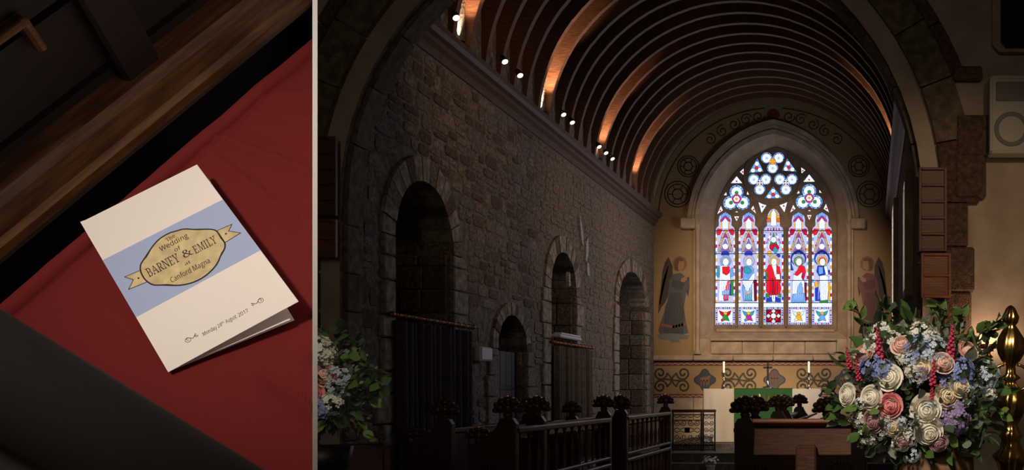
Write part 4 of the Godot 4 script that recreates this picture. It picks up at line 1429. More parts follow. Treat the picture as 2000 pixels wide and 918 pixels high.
func booklet() -> void:
	var bk := thing("booklet", "white folded wedding booklet with a blue band and cream plaque, on the red cushion", "booklet", PEW)
	# back page and inner sheet on the cushion
	var tl := Vector3(0.10217, 0.0024, -0.00497)
	var bl := Vector3(0.01272, 0.0024, 0.18521)
	var br := Vector3(0.13792, 0.0024, 0.24490)
	var tr := tl + (br - bl)
	var st := start()
	for k in 2:
		var lift := Vector3(0, 0.0006 if k == 0 else 0.0, 0)
		quad(st, tl + lift, tr + lift, br + lift, bl + lift, Vector3.UP if k == 0 else Vector3.DOWN)
	for e in [[tr, br], [br, bl], [bl, tl], [tl, tr]]:
		quad(st, e[0], e[1], e[1] + Vector3(0, 0.0006, 0), e[0] + Vector3(0, 0.0006, 0), Vector3(0.1, 0, 0.1))
	part("back_page", st, M.paper, bk)
	st = start()
	var up := Vector3(-0.0045, 0.011, 0.0005)
	quad(st, tl + Vector3(0, 0.001, 0), tr + up, br + up, bl + Vector3(0, 0.001, 0), Vector3.UP)
	quad(st, tl + Vector3(0, 0.0007, 0), tr + up - Vector3(0, 0.0003, 0), br + up - Vector3(0, 0.0003, 0), bl + Vector3(0, 0.0007, 0), Vector3.DOWN)
	part("inner_page", st, M.paper, bk)
	# front cover, lifted along its free edge
	var cv := Node3D.new()
	cv.name = "front_cover"
	bk.add_child(cv)
	cv.transform = Transform3D(Vector3(0.89845, 0.2078, 0.3868), Vector3(0.39674, -0.00673, -0.91791), Vector3(-0.18814, 0.97815, -0.08849), Vector3(0.10188, 0.0028, -0.00405))
	st = start()
	prism(st, mm([[0, 0], [138, 0], [148.6, 210.6], [-6.8, 209.8]]), 0.0008)
	part("sheet", st, M.paper, cv)
	st = start()
	prism(st, mm([[-1.8, 53.7], [140.6, 54.4], [144.5, 132.5], [-4.3, 133.8]]), 0.0001, at(Vector3(0, 0, 0.0008)))
	part("blue_band", st, M.paper_blue, cv)
	var plaque := smooth_poly(mm([[27.2, 82.2], [31.4, 77.9], [40.8, 73.4], [48.0, 67.6], [59.3, 62.4], [71.3, 61.2], [80.2, 63.3], [87.9, 65.0], [98.2, 72.9], [110.5, 79.7], [116.3, 85.1], [116.3, 93.3], [115.7, 98.2], [116.9, 104.3], [112.9, 110.6], [106.8, 113.8], [97.9, 122.3], [88.3, 126.7], [78.4, 129.1], [68.2, 129.4], [58.0, 127.1], [48.8, 122.9], [42.0, 117.1], [34.3, 112.8], [28.0, 108.7], [24.4, 99.5], [24.7, 89.3]]), 1)
	for r in [mm([[114, 85.6], [134.1, 87.4], [127.1, 93.0], [136.9, 102.0], [114, 103.9]]), mm([[29, 86.2], [8.1, 84.1], [14.2, 92.2], [4.7, 99.9], [29, 102.6]])]:
		st = start()
		for q in Geometry2D.offset_polygon(r, 0.0004):
			prism(st, q, 0.0001, at(Vector3(0, 0, 0.0009)))
		part("ribbon_outline", st, M.ink, cv)
		st = start()
		for q in Geometry2D.offset_polygon(r, -0.0004):
			prism(st, q, 0.0001, at(Vector3(0, 0, 0.00095)))
		part("ribbon", st, M.paper_tan, cv)
	for d in [[123.0, 94.5], [19.5, 93.4]]:
		st = start()
		prism(st, disc(Vector2(d[0], -d[1]) * 0.001, 0.0011, 0.0011, 10), 0.0001, at(Vector3(0, 0, 0.00105)))
		part("ribbon_dot", st, M.ink, cv)
	st = start()
	for q in Geometry2D.offset_polygon(plaque, 0.0009):
		prism(st, q, 0.0001, at(Vector3(0, 0, 0.00105)))
	part("plaque_outline", st, M.ink, cv)
	st = start()
	for q in Geometry2D.offset_polygon(plaque, -0.0007):
		prism(st, q, 0.0001, at(Vector3(0, 0, 0.0011)))
	part("plaque", st, M.paper_tan, cv)
	var z := 0.00122
	lettering(cv, "The", 65.5, 76.0, 69.8, 4.6, z, 0.0, true, 0.06)
	lettering(cv, "Wedding", 54.0, 87.0, 79.0, 8.2, z, 0.1)
	lettering(cv, "of", 66.8, 74.0, 85.6, 5.0, z, 0.1)
	lettering(cv, "BARNEY", 29.5, 66.5, 98.5, 11.0, z, 0.05, true)
	lettering(cv, "&", 71.5, 82.0, 98.0, 9.2, z, 0.0, true)
	lettering(cv, "EMILY", 84.0, 110.5, 99.5, 10.0, z, 0.05, true)
	lettering(cv, "at", 68.0, 74.5, 106.4, 3.6, z, 0.1)
	lettering(cv, "Canford Magna", 46.0, 92.0, 119.4, 9.0, z, 0.1)
	lettering(cv, "Monday 28", 43.8, 66.0, 193.6, 6.0, 0.00085, 0.12)
	lettering(cv, "th", 66.4, 69.4, 189.8, 2.4, 0.00085, 0.1)
	lettering(cv, "August", 70.8, 83.5, 193.6, 6.0, 0.00085, 0.12)
	lettering(cv, "2017", 86.0, 97.5, 192.6, 4.6, 0.00085, 0.1)
	for s in [-1.0, 1.0]:
		st = start()
		var c := Vector2(71.5 + s * 43.0, -187.0)
		var sw := spiral(c * 0.001, 0.0036, 0.0 if s > 0 else PI, -1.3 * s, 20)
		ribbon(st, sw, 0.0005, 0.0001, at(Vector3(0, 0, 0.0008)))
		var wave := PackedVector2Array()
		for k in 11:
			wave.append(Vector2(c.x + s * (3.4 - k * 1.35), c.y + 0.6 + 1.8 * sin(k * 0.75)) * 0.001)
		ribbon(st, wave, 0.0006, 0.0001, at(Vector3(0, 0, 0.0008)))
		ribbon(st, spiral(Vector2(c.x - s * 9.0, c.y - 0.6) * 0.001, 0.0018, 0.0, 1.1 * s, 10), 0.0005, 0.0001, at(Vector3(0, 0, 0.0008)))
		part("flourish", st, M.ink, cv)

# ------------------------------------------------------------------ altar
func altar() -> void:
	var al := thing("altar", "altar table hidden under its white and green cloths", "altar", at(Vector3(0, 0.55, -18.5)))
	block("table_top", Vector3(0, 0.96, 0), Vector3(2.1, 0.06, 0.74), M.oak, al, 0.01)
	for x in [-0.95, 0.95]:
		for z in [-0.3, 0.3]:
			block("leg", Vector3(x, 0.465, z), Vector3(0.1, 0.93, 0.1), M.oak, al, 0.01)
	var cl := thing("altar_cloth", "white linen cloth hanging over the altar", "altar cloth", at(Vector3(0, 0.55, -18.5)))
	var st := start(true)
	# one sheet: down the left side, along the front and down the right side, over the top
	grid(st, 160, 16, func(u: float, v: float) -> Vector3:
		var per := 0.76 + 2.18 + 0.76
		var s := u * per
		var c := Vector2()
		var nrm := Vector2()
		if s < 0.76:
			c = Vector2(-1.09, -0.38 + s); nrm = Vector2(-1, 0)
		elif s < 2.94:
			c = Vector2(-1.09 + s - 0.76, 0.38); nrm = Vector2(0, 1)
		else:
			c = Vector2(1.09, 0.38 - (s - 2.94)); nrm = Vector2(1, 0)
		var corner := exp(-pow((s - 0.76) / 0.16, 2.0)) + exp(-pow((s - 2.94) / 0.16, 2.0))
		var fall := v
		var wave := 0.012 * sin(s * 17.0 + 1.5 * sin(s * 5.0)) * fall + corner * fall * 0.05 * (1.0 + 0.6 * sin(s * 34.0))
		var p := c + nrm * (0.004 + wave)
		return Vector3(p.x, 1.0 - v * 0.985, p.y))
	part("hanging", st, M.linen, cl)
	block("top_linen", Vector3(0, 1.0, 0), Vector3(2.19, 0.012, 0.77), M.linen, cl, 0.003)
	var fr := thing("altar_frontal", "green altar frontal with a small stitched emblem", "altar cloth", at(Vector3(0.03, 0.55, -18.09)))
	st = start(true)
	grid(st, 24, 10, func(u: float, v: float) -> Vector3: return Vector3(-0.54 + 1.08 * u, 1.012 - v * 0.99, 0.032 + 0.004 * sin(u * 17.0) * v))
	part("cloth", st, M.green_cloth, fr)
	block("cloth_top", Vector3(0, 1.012, -0.15), Vector3(1.08, 0.008, 0.38), M.green_cloth, fr, 0.002)
	for k in 3:
		block("emblem_stripe", Vector3(-0.05 + 0.07 * k, 0.84 - 0.02 * k, 0.043), Vector3(0.02, 0.14, 0.006), [M.paper_tan, M.m_red, M.m_orange][k], fr, 0.0, Basis(Vector3.BACK, 0.3 * (1 - k)))
	# candlesticks, candles and cross
	for k in 2:
		var x: float = [-0.715, 0.87][k]
		var c := thing("candlestick", ["slender silver candlestick on the left of the altar", "slender silver candlestick on the right of the altar"][k], "candlestick", at(Vector3(x, 1.558, -18.1 - 0.05)), "altar candlesticks")
		st = start(true)
		lathe(st, [[0.055, 0.0], [0.05, 0.015], [0.02, 0.03], [0.010, 0.05], [0.010, 0.14], [0.026, 0.155], [0.026, 0.165], [0.010, 0.18], [0.010, 0.27], [0.04, 0.285], [0.042, 0.295], [0.015, 0.30], [0.001, 0.30]], 14)
		part("stick", st, M.silver, c)
		var w := thing("altar_candle", ["tall cream candle in the left altar candlestick", "tall cream candle in the right altar candlestick"][k], "candle", at(Vector3(x, 1.858, -18.15)), "altar candles")
		st = start(true)
		lathe(st, [[0.021, 0.0], [0.021, 0.20], [0.018, 0.205], [0.001, 0.205]], 12)
		part("wax", st, M.wax, w)
		st = start()
		tube(st, [Vector3(0, 0.2, 0), Vector3(0, 0.225, 0.002)], 0.003)
		part("wick", st, M.black, w)
	var cr := thing("altar_cross", "dark metal cross standing at the middle of the altar", "cross", at(Vector3(0.09, 1.572, -18.3)))
	st = start(true)
	lathe(st, [[0.11, 0.0], [0.10, 0.02], [0.05, 0.035], [0.02, 0.06], [0.015, 0.14]], 16)
	part("foot", st, M.silver, cr)
	st = start()
	box(st, Vector3(0, 0.31, 0), Vector3(0.035, 0.36, 0.02), 0.005)
	box(st, Vector3(0, 0.38, 0), Vector3(0.17, 0.035, 0.02), 0.005)
	part("cross_arms", st, M.iron, cr)

# ------------------------------------------------------------------ choir stalls
func poppyhead() -> ArrayMesh:
	var st := start(true)
	lathe(st, [[0.045, 0.0], [0.035, 0.03], [0.05, 0.05], [0.03, 0.07]], 10, Transform3D(Basis().scaled(Vector3(1, 1, 0.8)), Vector3.ZERO), 5, 0.1)
	for s in [-1.0, 1.0]:
		ball(st, Vector3(s * 0.075, 0.12, 0), Vector3(0.055, 0.055, 0.04), 10, 7, Basis(Vector3.BACK, s * 0.5))
		ball(st, Vector3(s * 0.118, 0.095, 0), Vector3(0.035, 0.03, 0.035))
		ball(st, Vector3(s * 0.108, 0.15, 0), Vector3(0.032, 0.035, 0.03))
		ball(st, Vector3(s * 0.055, 0.185, 0.005), Vector3(0.048, 0.045, 0.036), 10, 7, Basis(Vector3.BACK, s * 0.8))
	ball(st, Vector3(0, 0.12, 0), Vector3(0.06, 0.075, 0.05))
	ball(st, Vector3(0, 0.20, 0), Vector3(0.055, 0.05, 0.045))
	for k in 6:
		ball(st, Vector3(0.035 * cos(k * TAU / 6), 0.14 + 0.02 * (k % 2), 0.04 * sin(k * TAU / 6)), Vector3(0.02, 0.03, 0.016))
	return done(st)

func baluster(h: float) -> ArrayMesh:
	var st := start(true)
	lathe(st, [[0.022, 0.0], [0.022, 0.03 * h], [0.012, 0.06 * h], [0.020, 0.25 * h], [0.024, 0.4 * h], [0.014, 0.62 * h], [0.012, 0.8 * h], [0.022, 0.84 * h], [0.012, 0.9 * h], [0.022, 0.96 * h], [0.022, h]], 10)
	return done(st)

func bench_end(h: float, wdt: float, head: ArrayMesh, t: Node3D, p: Vector3, s: float) -> void:
	# carved end: a shaped panel facing along the church, with its poppyhead
	var e := Node3D.new()
	e.name = "bench_end"
	t.add_child(e, true)
	e.position = p
	var st := start()
	var q := PackedVector2Array([Vector2(0, 0), Vector2(0, h * 0.96), Vector2(0.03, h), Vector2(0.13, h), Vector2(0.17, h * 0.93), Vector2(0.24, h * 0.86), Vector2(wdt * 0.8, h * 0.83), Vector2(wdt, h * 0.80), Vector2(wdt, 0)])
	for k in q.size():
		q[k].x *= -s
	prism(st, q, 0.07, at(Vector3(0, 0, -0.035)))
	part("panel", st, M.oak, e)
	put("poppyhead", head, M.oak2, e, at(Vector3(-s * 0.08, h - 0.01, 0), Basis().scaled(Vector3(0.86, 0.8, 0.86))))
	if wdt > 0.3:
		put("poppyhead", head, M.oak2, e, at(Vector3(-s * wdt * 0.8, h * 0.82, 0), Basis().scaled(Vector3(0.8, 0.55, 0.8))))
		st = start()
		var ring := disc(Vector2(-s * wdt * 0.5, h * 0.55), 0.115, 0.115, 24)
		ring.append(ring[0])
		ribbon(st, ring, 0.025, 0.015, at(Vector3(0, 0, 0.034)))
		for k in 4:
			var c4 := disc(Vector2(-s * wdt * 0.5, h * 0.55) + Vector2.from_angle(TAU * k / 4) * 0.05, 0.04, 0.04, 12)
			c4.append(c4[0])
			ribbon(st, c4, 0.012, 0.012, at(Vector3(0, 0, 0.034)))
		part("roundel", st, M.oak2, e)
	st = start()
	ribbon(st, PackedVector2Array([Vector2(-s * 0.012, 0.05), Vector2(-s * 0.012, h * 0.95)]), 0.02, 0.012, at(Vector3(0, 0, 0.034)))
	ribbon(st, PackedVector2Array([Vector2(-s * (wdt - 0.012), 0.05), Vector2(-s * (wdt - 0.012), h * 0.78)]), 0.02, 0.012, at(Vector3(0, 0, 0.034)))
	part("edge_moulding", st, M.oak2, e)

func choir_desk(label: String, s: float, d0: float, d1: float, posts: Array, head: ArrayMesh, wide: float) -> void:
	var x := s * -0.93
	s = -s
	# s points from the middle aisle out to the wall: -1 north
	var t := thing("choir_desk", label, "choir stall", at(Vector3(x, 0.15, 0)), "choir stall fronts")
	var mid := -(d0 + d1) / 2
	var ln := d1 - d0
	block("top_rail", Vector3(0, 1.03, mid), Vector3(0.09, 0.05, ln), M.oak2, t, 0.012)
	block("book_board", Vector3(-s * -0.17, 0.99, mid), Vector3(0.3, 0.025, ln), M.oak, t, 0.005, Basis(Vector3.BACK, -s * -0.3))
	block("middle_rail", Vector3(0, 0.60, mid), Vector3(0.07, 0.035, ln), M.oak2, t, 0.01)
	block("middle_rail", Vector3(0.0, 0.52, mid), Vector3(0.08, 0.045, ln), M.oak2, t, 0.012)
	block("bottom_rail", Vector3(0, 0.06, mid), Vector3(0.09, 0.12, ln), M.oak, t, 0.01)
	block("back_panel", Vector3(s * 0.05, 0.30, mid), Vector3(0.02, 0.44, ln), M.oak, t, 0.0)
	var up := baluster(0.40)
	var lo := baluster(0.38)
	var n := int(ln / 0.24)
	for k in n:
		var z := -(d0 + (k + 0.5) * ln / n)
		put("baluster", up, M.oak2, t, at(Vector3(0, 0.61, z)))
		put("baluster", lo, M.oak2, t, at(Vector3(0.0, 0.12, z)))
	for p in posts:
		bench_end(1.13, wide if p == posts[0] else 0.16, head, t, Vector3(0.03 * -s, 0, -p), -s)

func choir_bench(label: String, s: float, x: float, d0: float, d1: float, head: ArrayMesh, h: float) -> void:
	var t := thing("choir_bench", label, "choir stall", at(Vector3(s * x, 0.15, 0)), "choir benches")
	var mid := -(d0 + d1) / 2
	var ln := d1 - d0
	block("seat", Vector3(0, 0.46, mid), Vector3(0.42, 0.04, ln), M.oak, t, 0.01)
	for k in int(ln / 0.4):
		block("back_panel", Vector3(s * 0.22, 0.70, -(d0 + (k + 0.5) * ln / int(ln / 0.4))), Vector3(0.03, 0.46, ln / int(ln / 0.4) - 0.02), M.oak, t, 0.006)
	block("back_rail", Vector3(s * 0.22, 0.96, mid), Vector3(0.08, 0.05, ln), M.oak2, t, 0.012)
	for d in [d0, d1]:
		bench_end(h, 0.42, head, t, Vector3(-s * 0.20, 0, -d), -s)

func stalls() -> void:
	var head := poppyhead()
	choir_desk("long carved oak choir desk in front of the curtained arches", 1.0, 8.05, 10.95, [8.05, 8.75, 10.95], head, 0.40)
	choir_desk("short carved oak choir desk beside the altar rail", 1.0, 11.7, 14.25, [11.7, 14.25], head, 0.24)
	choir_desk("carved oak choir desk behind the wooden lectern", -1.0, 8.05, 10.95, [8.05, 8.75, 10.95], head, 0.40)
	choir_desk("carved oak choir desk on the south side nearer the altar", -1.0, 11.7, 14.25, [11.7, 14.25], head, 0.24)
	choir_bench("oak choir bench along the north wall near the arch", -1.0, 1.95, 8.8, 11.0, head, 1.10)
	choir_bench("oak choir bench along the north wall near the altar", -1.0, 1.75, 11.9, 14.3, head, 1.05)
	choir_bench("oak choir bench along the south wall behind the lectern", 1.0, 1.75, 8.6, 10.9, head, 1.12)

# ------------------------------------------------------------------ along the north wall
func curtain(label: String, d0: float, d1: float, y1: float, m: Material, folds: int) -> void:
	var t := thing("curtain", label, "curtain", at(Vector3(-2.42, 0.15, -(d0 + d1) / 2)), "aisle curtains")
	var ln := d1 - d0
	var st := start(true)
	grid(st, folds * 8, 10, func(u: float, v: float) -> Vector3:
		var amp := 0.028 + 0.02 * (1.0 - v)
		return Vector3(amp * sin(u * TAU * folds + 1.3 * sin(u * 9.0)) + 0.02 * sin(u * 23.0), v * (y1 - 0.2), (u - 0.5) * (ln - 0.1) + 0.03 * sin(u * 31.0) * (1.0 - v)))
	part("cloth", st, m, t)
	var rail := thing("curtain_rod", "turned wooden rod over the " + label, "curtain rod", at(Vector3(-2.42, y1, -(d0 + d1) / 2)), "curtain rods")
	st = start()
	tube(st, [Vector3(0, 0, -ln / 2), Vector3(0, 0, ln / 2)], 0.016)
	part("rod", st, M.rod, rail)
	for s in [-1.0, 1.0]:
		st = start(true)
		ball(st, Vector3(0, 0, s * (ln / 2 + 0.02)), Vector3.ONE * 0.03)
		part("finial", st, M.rod, rail)
	for k in folds:
		st = start()
		var ring := []
		for i in 9:
			ring.append(Vector3(cos(TAU * i / 8) * 0.026, sin(TAU * i / 8) * 0.026, (k + 0.5) / folds * ln - ln / 2))
		tube(st, ring, 0.006, -1, 5)
		part("ring", st, M.rod, rail)

func north_fittings() -> void:
	curtain("wide dark curtain across the nearest arch", 9.05, 10.85, 2.22, M.curtain, 12)
	curtain("narrow olive curtain across the second tall arch", 13.6, 15.5, 2.20, M.curtain2, 11)
	# plank door in the low arch
	var d := setting("door_1", at(Vector3(-2.62, 0.15, -12.22)))
	for k in 5:
		block("plank", Vector3(0, 0.93, -0.4 + 0.2 * k), Vector3(0.05, 1.86, 0.194), M.door, d, 0.006)
	for y in [0.4, 1.4]:
		block("strap_hinge", Vector3(0.03, y, 0.05), Vector3(0.012, 0.05, 0.8), M.iron, d, 0.003)
	var bx := thing("junction_box", "white electric box on the wall beside the nearest curtain", "box", at(Vector3(-2.42, 1.93, -11.12)))
	block("case", Vector3.ZERO, Vector3(0.10, 0.16, 0.34), M.white_box, bx, 0.01)
	block("lid", Vector3(0.055, 0.0, 0.0), Vector3(0.014, 0.13, 0.30), M.white_box, bx, 0.004)
	var sh := thing("strip_light", "white strip light on top of the olive curtain's rod", "lamp", at(Vector3(-2.42, 2.29, -14.2)))
	block("tray", Vector3(0, 0, 0), Vector3(0.16, 0.05, 1.0), M.white_box, sh, 0.015)
	block("diffuser", Vector3(0.02, 0.035, 0), Vector3(0.12, 0.03, 0.9), M.white_box, sh, 0.01)
	# altar rail of wrought iron
	var r := thing("altar_rail", "black wrought iron altar rail panel with scrolls in front of the altar", "altar rail", at(Vector3(-1.1, 0.45, -17.2)))
	block("handrail", Vector3(0, 0.71, 0), Vector3(0.78, 0.05, 0.07), M.oak, r, 0.01)
	for y in [0.02, 0.10, 0.64]:
		block("bar", Vector3(0, y, 0), Vector3(0.76, 0.018, 0.018), M.iron, r, 0.0)
	for x in [-0.37, 0.13, 0.165, 0.37]:
		block("upright", Vector3(x, 0.35, 0), Vector3(0.022, 0.70, 0.022), M.iron, r, 0.0)
	for c in [[-0.24, 0.50], [0.0, 0.50], [-0.24, 0.24], [0.0, 0.24]]:
		for s in [-1.0, 1.0]:
			var st := start()
			ribbon(st, spiral(Vector2(c[0] + s * 0.058, c[1]), 0.058, 0.0 if s < 0 else PI, 1.5 * s, 18), 0.011, 0.014, at(Vector3(0, 0, -0.007)))
			part("scroll", st, M.iron, r)
			for v in [-1.0, 1.0]:
				st = start()
				ribbon(st, PackedVector2Array([Vector2(c[0], c[1] + v * 0.12), Vector2(c[0] + s * 0.06, c[1] + v * 0.09), Vector2(c[0] + s * 0.112, c[1] + v * 0.12)]), 0.011, 0.014, at(Vector3(0, 0, -0.007)))
				part("curved_bar", st, M.iron, r)
	for k in 5:
		for s in [-1.0, 1.0]:
			var st := start()
			ribbon(st, spiral(Vector2(0.265 + s * 0.047, 0.15 + 0.115 * k), 0.045, 0.0 if s < 0 else PI, 1.4 * s, 14), 0.010, 0.014, at(Vector3(0, 0, -0.007)))
			part("scroll", st, M.iron, r)
	block("boss", Vector3(-0.12, 0.37, 0), Vector3(0.09, 0.09, 0.03), M.iron, r, 0.01)
	for k in 9:
		block("picket", Vector3(-0.33 + 0.05 * k, 0.06, 0), Vector3(0.012, 0.08, 0.012), M.iron, r, 0.0)
	# pot of white flowers on the step
	var pot := thing("flower_pot", "small pale pot of white flowers on the chancel step", "flower pot", at(Vector3(-0.57, 0.15, -15.75)))
	var st := start(true)
	lathe(st, [[0.001, 0.0], [0.055, 0.0], [0.06, 0.01], [0.075, 0.14], [0.08, 0.145], [0.08, 0.155], [0.07, 0.15], [0.001, 0.14]], 18)
	part("pot", st, M.pot, pot)
	for k in 26:
		var v := Vector3(rng.randf_range(-1, 1), rng.randf_range(-0.2, 1), rng.randf_range(-1, 1)).normalized() * rng.randf_range(0.08, 0.14)
		st = start()
		for i in 5:
			var a := TAU * i / 5
			var b2 := Basis(Quaternion(Vector3.UP, (v + Vector3(0, 0.05, 0)).normalized()))
			var c := Vector3(0, 0.22, 0) + v * Vector3(1.15, 0.7, 1.15)
			var l := b2 * Vector3(cos(a) * 0.028, 0.008, sin(a) * 0.028)
			var sd := b2 * Vector3(-sin(a) * 0.011, 0.004, cos(a) * 0.011)
			quad(st, c, c + l * 0.6 + sd, c + l, c + l * 0.6 - sd, b2.y)
		part("blossom", st, M.white_flower, pot)
	for k in 14:
		var a := TAU * k / 14
		leaf(pot, Vector3(cos(a) * 0.05, 0.16, sin(a) * 0.05), Vector3(cos(a), 0.6, sin(a)).normalized(), 0.09, 0.018, M.leaf3)

# ------------------------------------------------------------------ flowers
func leaf_mesh(l: float, w: float) -> ArrayMesh:
	var st := start(true)
	var rows := [[0.0, 0.05], [0.2, 0.7], [0.45, 1.0], [0.75, 0.7], [1.0, 0.03]]
	var fn := func(u: float, v: float) -> Vector3:
		var k: int = roundi(v * 4)
		var x: float = (u - 0.5) * w * rows[k][1] * 2.0
		return Vector3(x, rows[k][0] * l, absf(u - 0.5) * w * 0.5 - 0.25 * l * rows[k][0] * rows[k][0])
	grid(st, 2, 4, fn)
	return done(st)

var leaf_cache := {}
func leaf(parent: Node, p: Vector3, dir: Vector3, l: float, w: float, m: Material, called := "leaf") -> void:
	var key := "%.2f %.2f" % [l, w]
	if not leaf_cache.has(key):
		leaf_cache[key] = leaf_mesh(snappedf(l, 0.01), snappedf(w, 0.005))
	var q := Quaternion(Vector3.UP, dir.normalized()) if dir.normalized().dot(Vector3.UP) > -0.99 else Quaternion(Vector3.RIGHT, PI)
	put(called, leaf_cache[key], m, parent, at(p, Basis(q) * Basis(Vector3.UP, rng.randf() * TAU)))

func rose_mesh(seed_: int) -> ArrayMesh:
	# unit rose: petals wrapped round a bud, facing up, about 1 across
	var r := RandomNumberGenerator.new()
	r.seed = seed_
	var st := start(true)
	ball(st, Vector3(0, 0.20, 0), Vector3(0.36, 0.26, 0.36), 12, 7)
	ball(st, Vector3(0, 0.33, 0), Vector3(0.12, 0.17, 0.12), 8, 6)
	# petals, height of the rim, how far it closes over the bud (+) or opens (-)
	var rings := [[3, 0.15, 0.53, 0.45], [4, 0.22, 0.52, 0.30], [5, 0.30, 0.49, 0.16], [5, 0.37, 0.45, 0.02], [6, 0.43, 0.38, -0.16], [6, 0.46, 0.27, -0.34]]
	for k in rings.size():
		var n: int = rings[k][0]
		for i in n:
			var a0 := TAU * (i + 0.5 * k) / n + r.randf_range(-0.2, 0.2)
			var rad: float = rings[k][1]
			var top_y: float = rings[k][2] * r.randf_range(0.92, 1.05)
			var close: float = rings[k][3]
			var wide := TAU / n * 1.5
			grid(st, 6, 5, func(u: float, v: float) -> Vector3:
				var a := a0 + (u - 0.5) * wide
				var edge := 1.0 - pow(absf(u - 0.5) * 2.0, 3.0) * 0.28
				var rr := rad * pow(sin(minf(v * 1.6, 1.0) * PI / 2), 0.6) * (1.0 - close * v * v) + 0.025 * (u - 0.5)
				return Vector3(cos(a) * rr, top_y * (v - maxf(-close, 0.0) * 0.5 * pow(v, 4.0)) * edge, sin(a) * rr))
	return done(st)

func floret_head(n: int, seed_: int) -> ArrayMesh:
	# unit ball of four-petalled florets
	var r := RandomNumberGenerator.new()
	r.seed = seed_
	var st := start()
	for i in n:
		var v := Vector3(r.randf_range(-1, 1), r.randf_range(-0.4, 1), r.randf_range(-1, 1)).normalized()
		var c := v * r.randf_range(0.40, 0.52)
		var b := Basis(Quaternion(Vector3.UP, v)) if v.y > -0.98 else Basis()
		var tw := r.randf() * TAU
		for k in 4:
			var a := tw + TAU * k / 4
			var l := b * Vector3(cos(a) * 0.13, 0.03, sin(a) * 0.13)
			var sd := b * Vector3(-sin(a) * 0.06, 0.0, cos(a) * 0.06)
			quad(st, c, c + l * 0.65 + sd, c + l, c + l * 0.65 - sd, v)
	return done(st)

func spike_mesh() -> ArrayMesh:
	var st := start(true)
	for i in 26:
		var y := i / 26.0
		var a := i * 2.4
		ball(st, Vector3(cos(a) * 0.09 * (1.1 - y), y, sin(a) * 0.09 * (1.1 - y)), Vector3(0.07, 0.06, 0.07) * (1.15 - 0.7 * y), 6, 4)
	return done(st)

func bouquet(t: Node3D, c: Vector3, rad: float, d: float, list: Array, leaves: int, filler: int) -> void:
	var roses: Array[ArrayMesh] = [rose_mesh(1), rose_mesh(2), rose_mesh(3)]
	var heads: Array[ArrayMesh] = [floret_head(46, 5), floret_head(46, 6)]
	var spike := spike_mesh()
	for k in list.size():
		var f: Array = list[k]
		var p := site(f[1], f[2], d) - c
		p.z = 0.0
		var out := 1.0 - pow(minf(p.length() / (rad * 1.08), 1.0), 2.0)
		p.z = rad * 0.85 * sqrt(maxf(out, 0.0)) + rng.randf_range(-0.02, 0.02)
		var dir := (p.normalized() * Vector3(1, 1, 1) + Vector3(0, 0.15, 0.25)).normalized()
		var s: float = f[3] * d / FOCAL
		var b := Basis(Quaternion(Vector3.UP, dir)) * Basis(Vector3.UP, rng.randf() * TAU)
		match f[0]:
			"spike":
				var sb := Basis(Quaternion(Vector3.UP, (Vector3(p.x * 0.6, 1, 0.25)).normalized())).scaled(Vector3.ONE * s)
				put("flower_spike", spike, M.pink_spike, t, at(p - Vector3(0, s * 0.5, 0), sb))
			"blue_flower", "pale_flower", "lilac_flower", "white_flower":
				put("flower_cluster", heads[k % 2], M[f[0]], t, at(p - dir * s * 0.3, b.scaled_local(Vector3.ONE * s)))
			_:
				put("rose", roses[k % 3], M[f[0]], t, at(p - dir * s * 0.3, b.scaled_local(Vector3.ONE * s * 0.86)))
		var st := start()
		tube(st, [p - dir * s * 0.2, p * 0.5 + Vector3(0, -0.06, 0), Vector3(0, -rad * 0.8, 0)], 0.003, -1, 5)
		part("stem", st, M.stem, t)
	for k in leaves:
		var v := Vector3(rng.randf_range(-1, 1), rng.randf_range(-0.9, 1), rng.randf_range(-0.3, 1)).normalized()
		var at_ := v * rad * rng.randf_range(0.62, 1.0)
		leaf(t, at_, (v + Vector3(rng.randf_range(-0.8, 0.8), rng.randf_range(-0.5, 0.7), rng.randf_range(-0.2, 0.8))).normalized(), [0.05, 0.07, 0.09][k % 3], [0.015, 0.02, 0.025][k % 3], M[["leaf3", "leaf", "leaf2", "grey_leaf"][k % 4]])
	# small filling foliage nobody could count
	var lm := [leaf_mesh(0.035, 0.009), leaf_mesh(0.022, 0.007)]
	for g in 2:
		var st := start(true)
		for k in filler:
			var v := Vector3(rng.randfn(), rng.randfn(), rng.randfn()).normalized()
			var p := v * rad * pow(rng.randf(), 0.5) * 0.95
			var b := Basis(Quaternion(Vector3.UP, (v + Vector3(rng.randf_range(-1, 1), rng.randf_range(-1, 1), rng.randf_range(-1, 1))).normalized() * 1.0)) if v.y > -0.9 else Basis()
			st.append_from(lm[g], 0, Transform3D(b, p))
		var o := put("filler_foliage", st.commit(), M.leaf3 if g == 0 else M.grey_leaf, t)
		o.set_meta("kind", "stuff")

func sprig(t: Node3D, a: Vector3, b: Vector3, n: int, l: float, m: Material) -> void:
	var st := start()
	var mid := (a + b) * 0.5 + Vector3(0, 0.03, 0)
	tube(st, [a, mid, b], 0.0035, 0.0015, 5)
	part("twig", st, M.stem, t)
	for k in n:
		var f := 0.3 + 0.7 * k / maxf(1, n - 1)
		var p := a.lerp(mid, f * 2.0) if f < 0.5 else mid.lerp(b, f * 2.0 - 1.0)
		var side := Vector3(rng.randf_range(-1, 1), rng.randf_range(-0.6, 0.8), rng.randf_range(0, 1)).normalized()
		leaf(t, p, ((b - a).normalized() * 0.6 + side).normalized(), l, snappedf(l * 0.34, 0.005), m, "large_leaf")

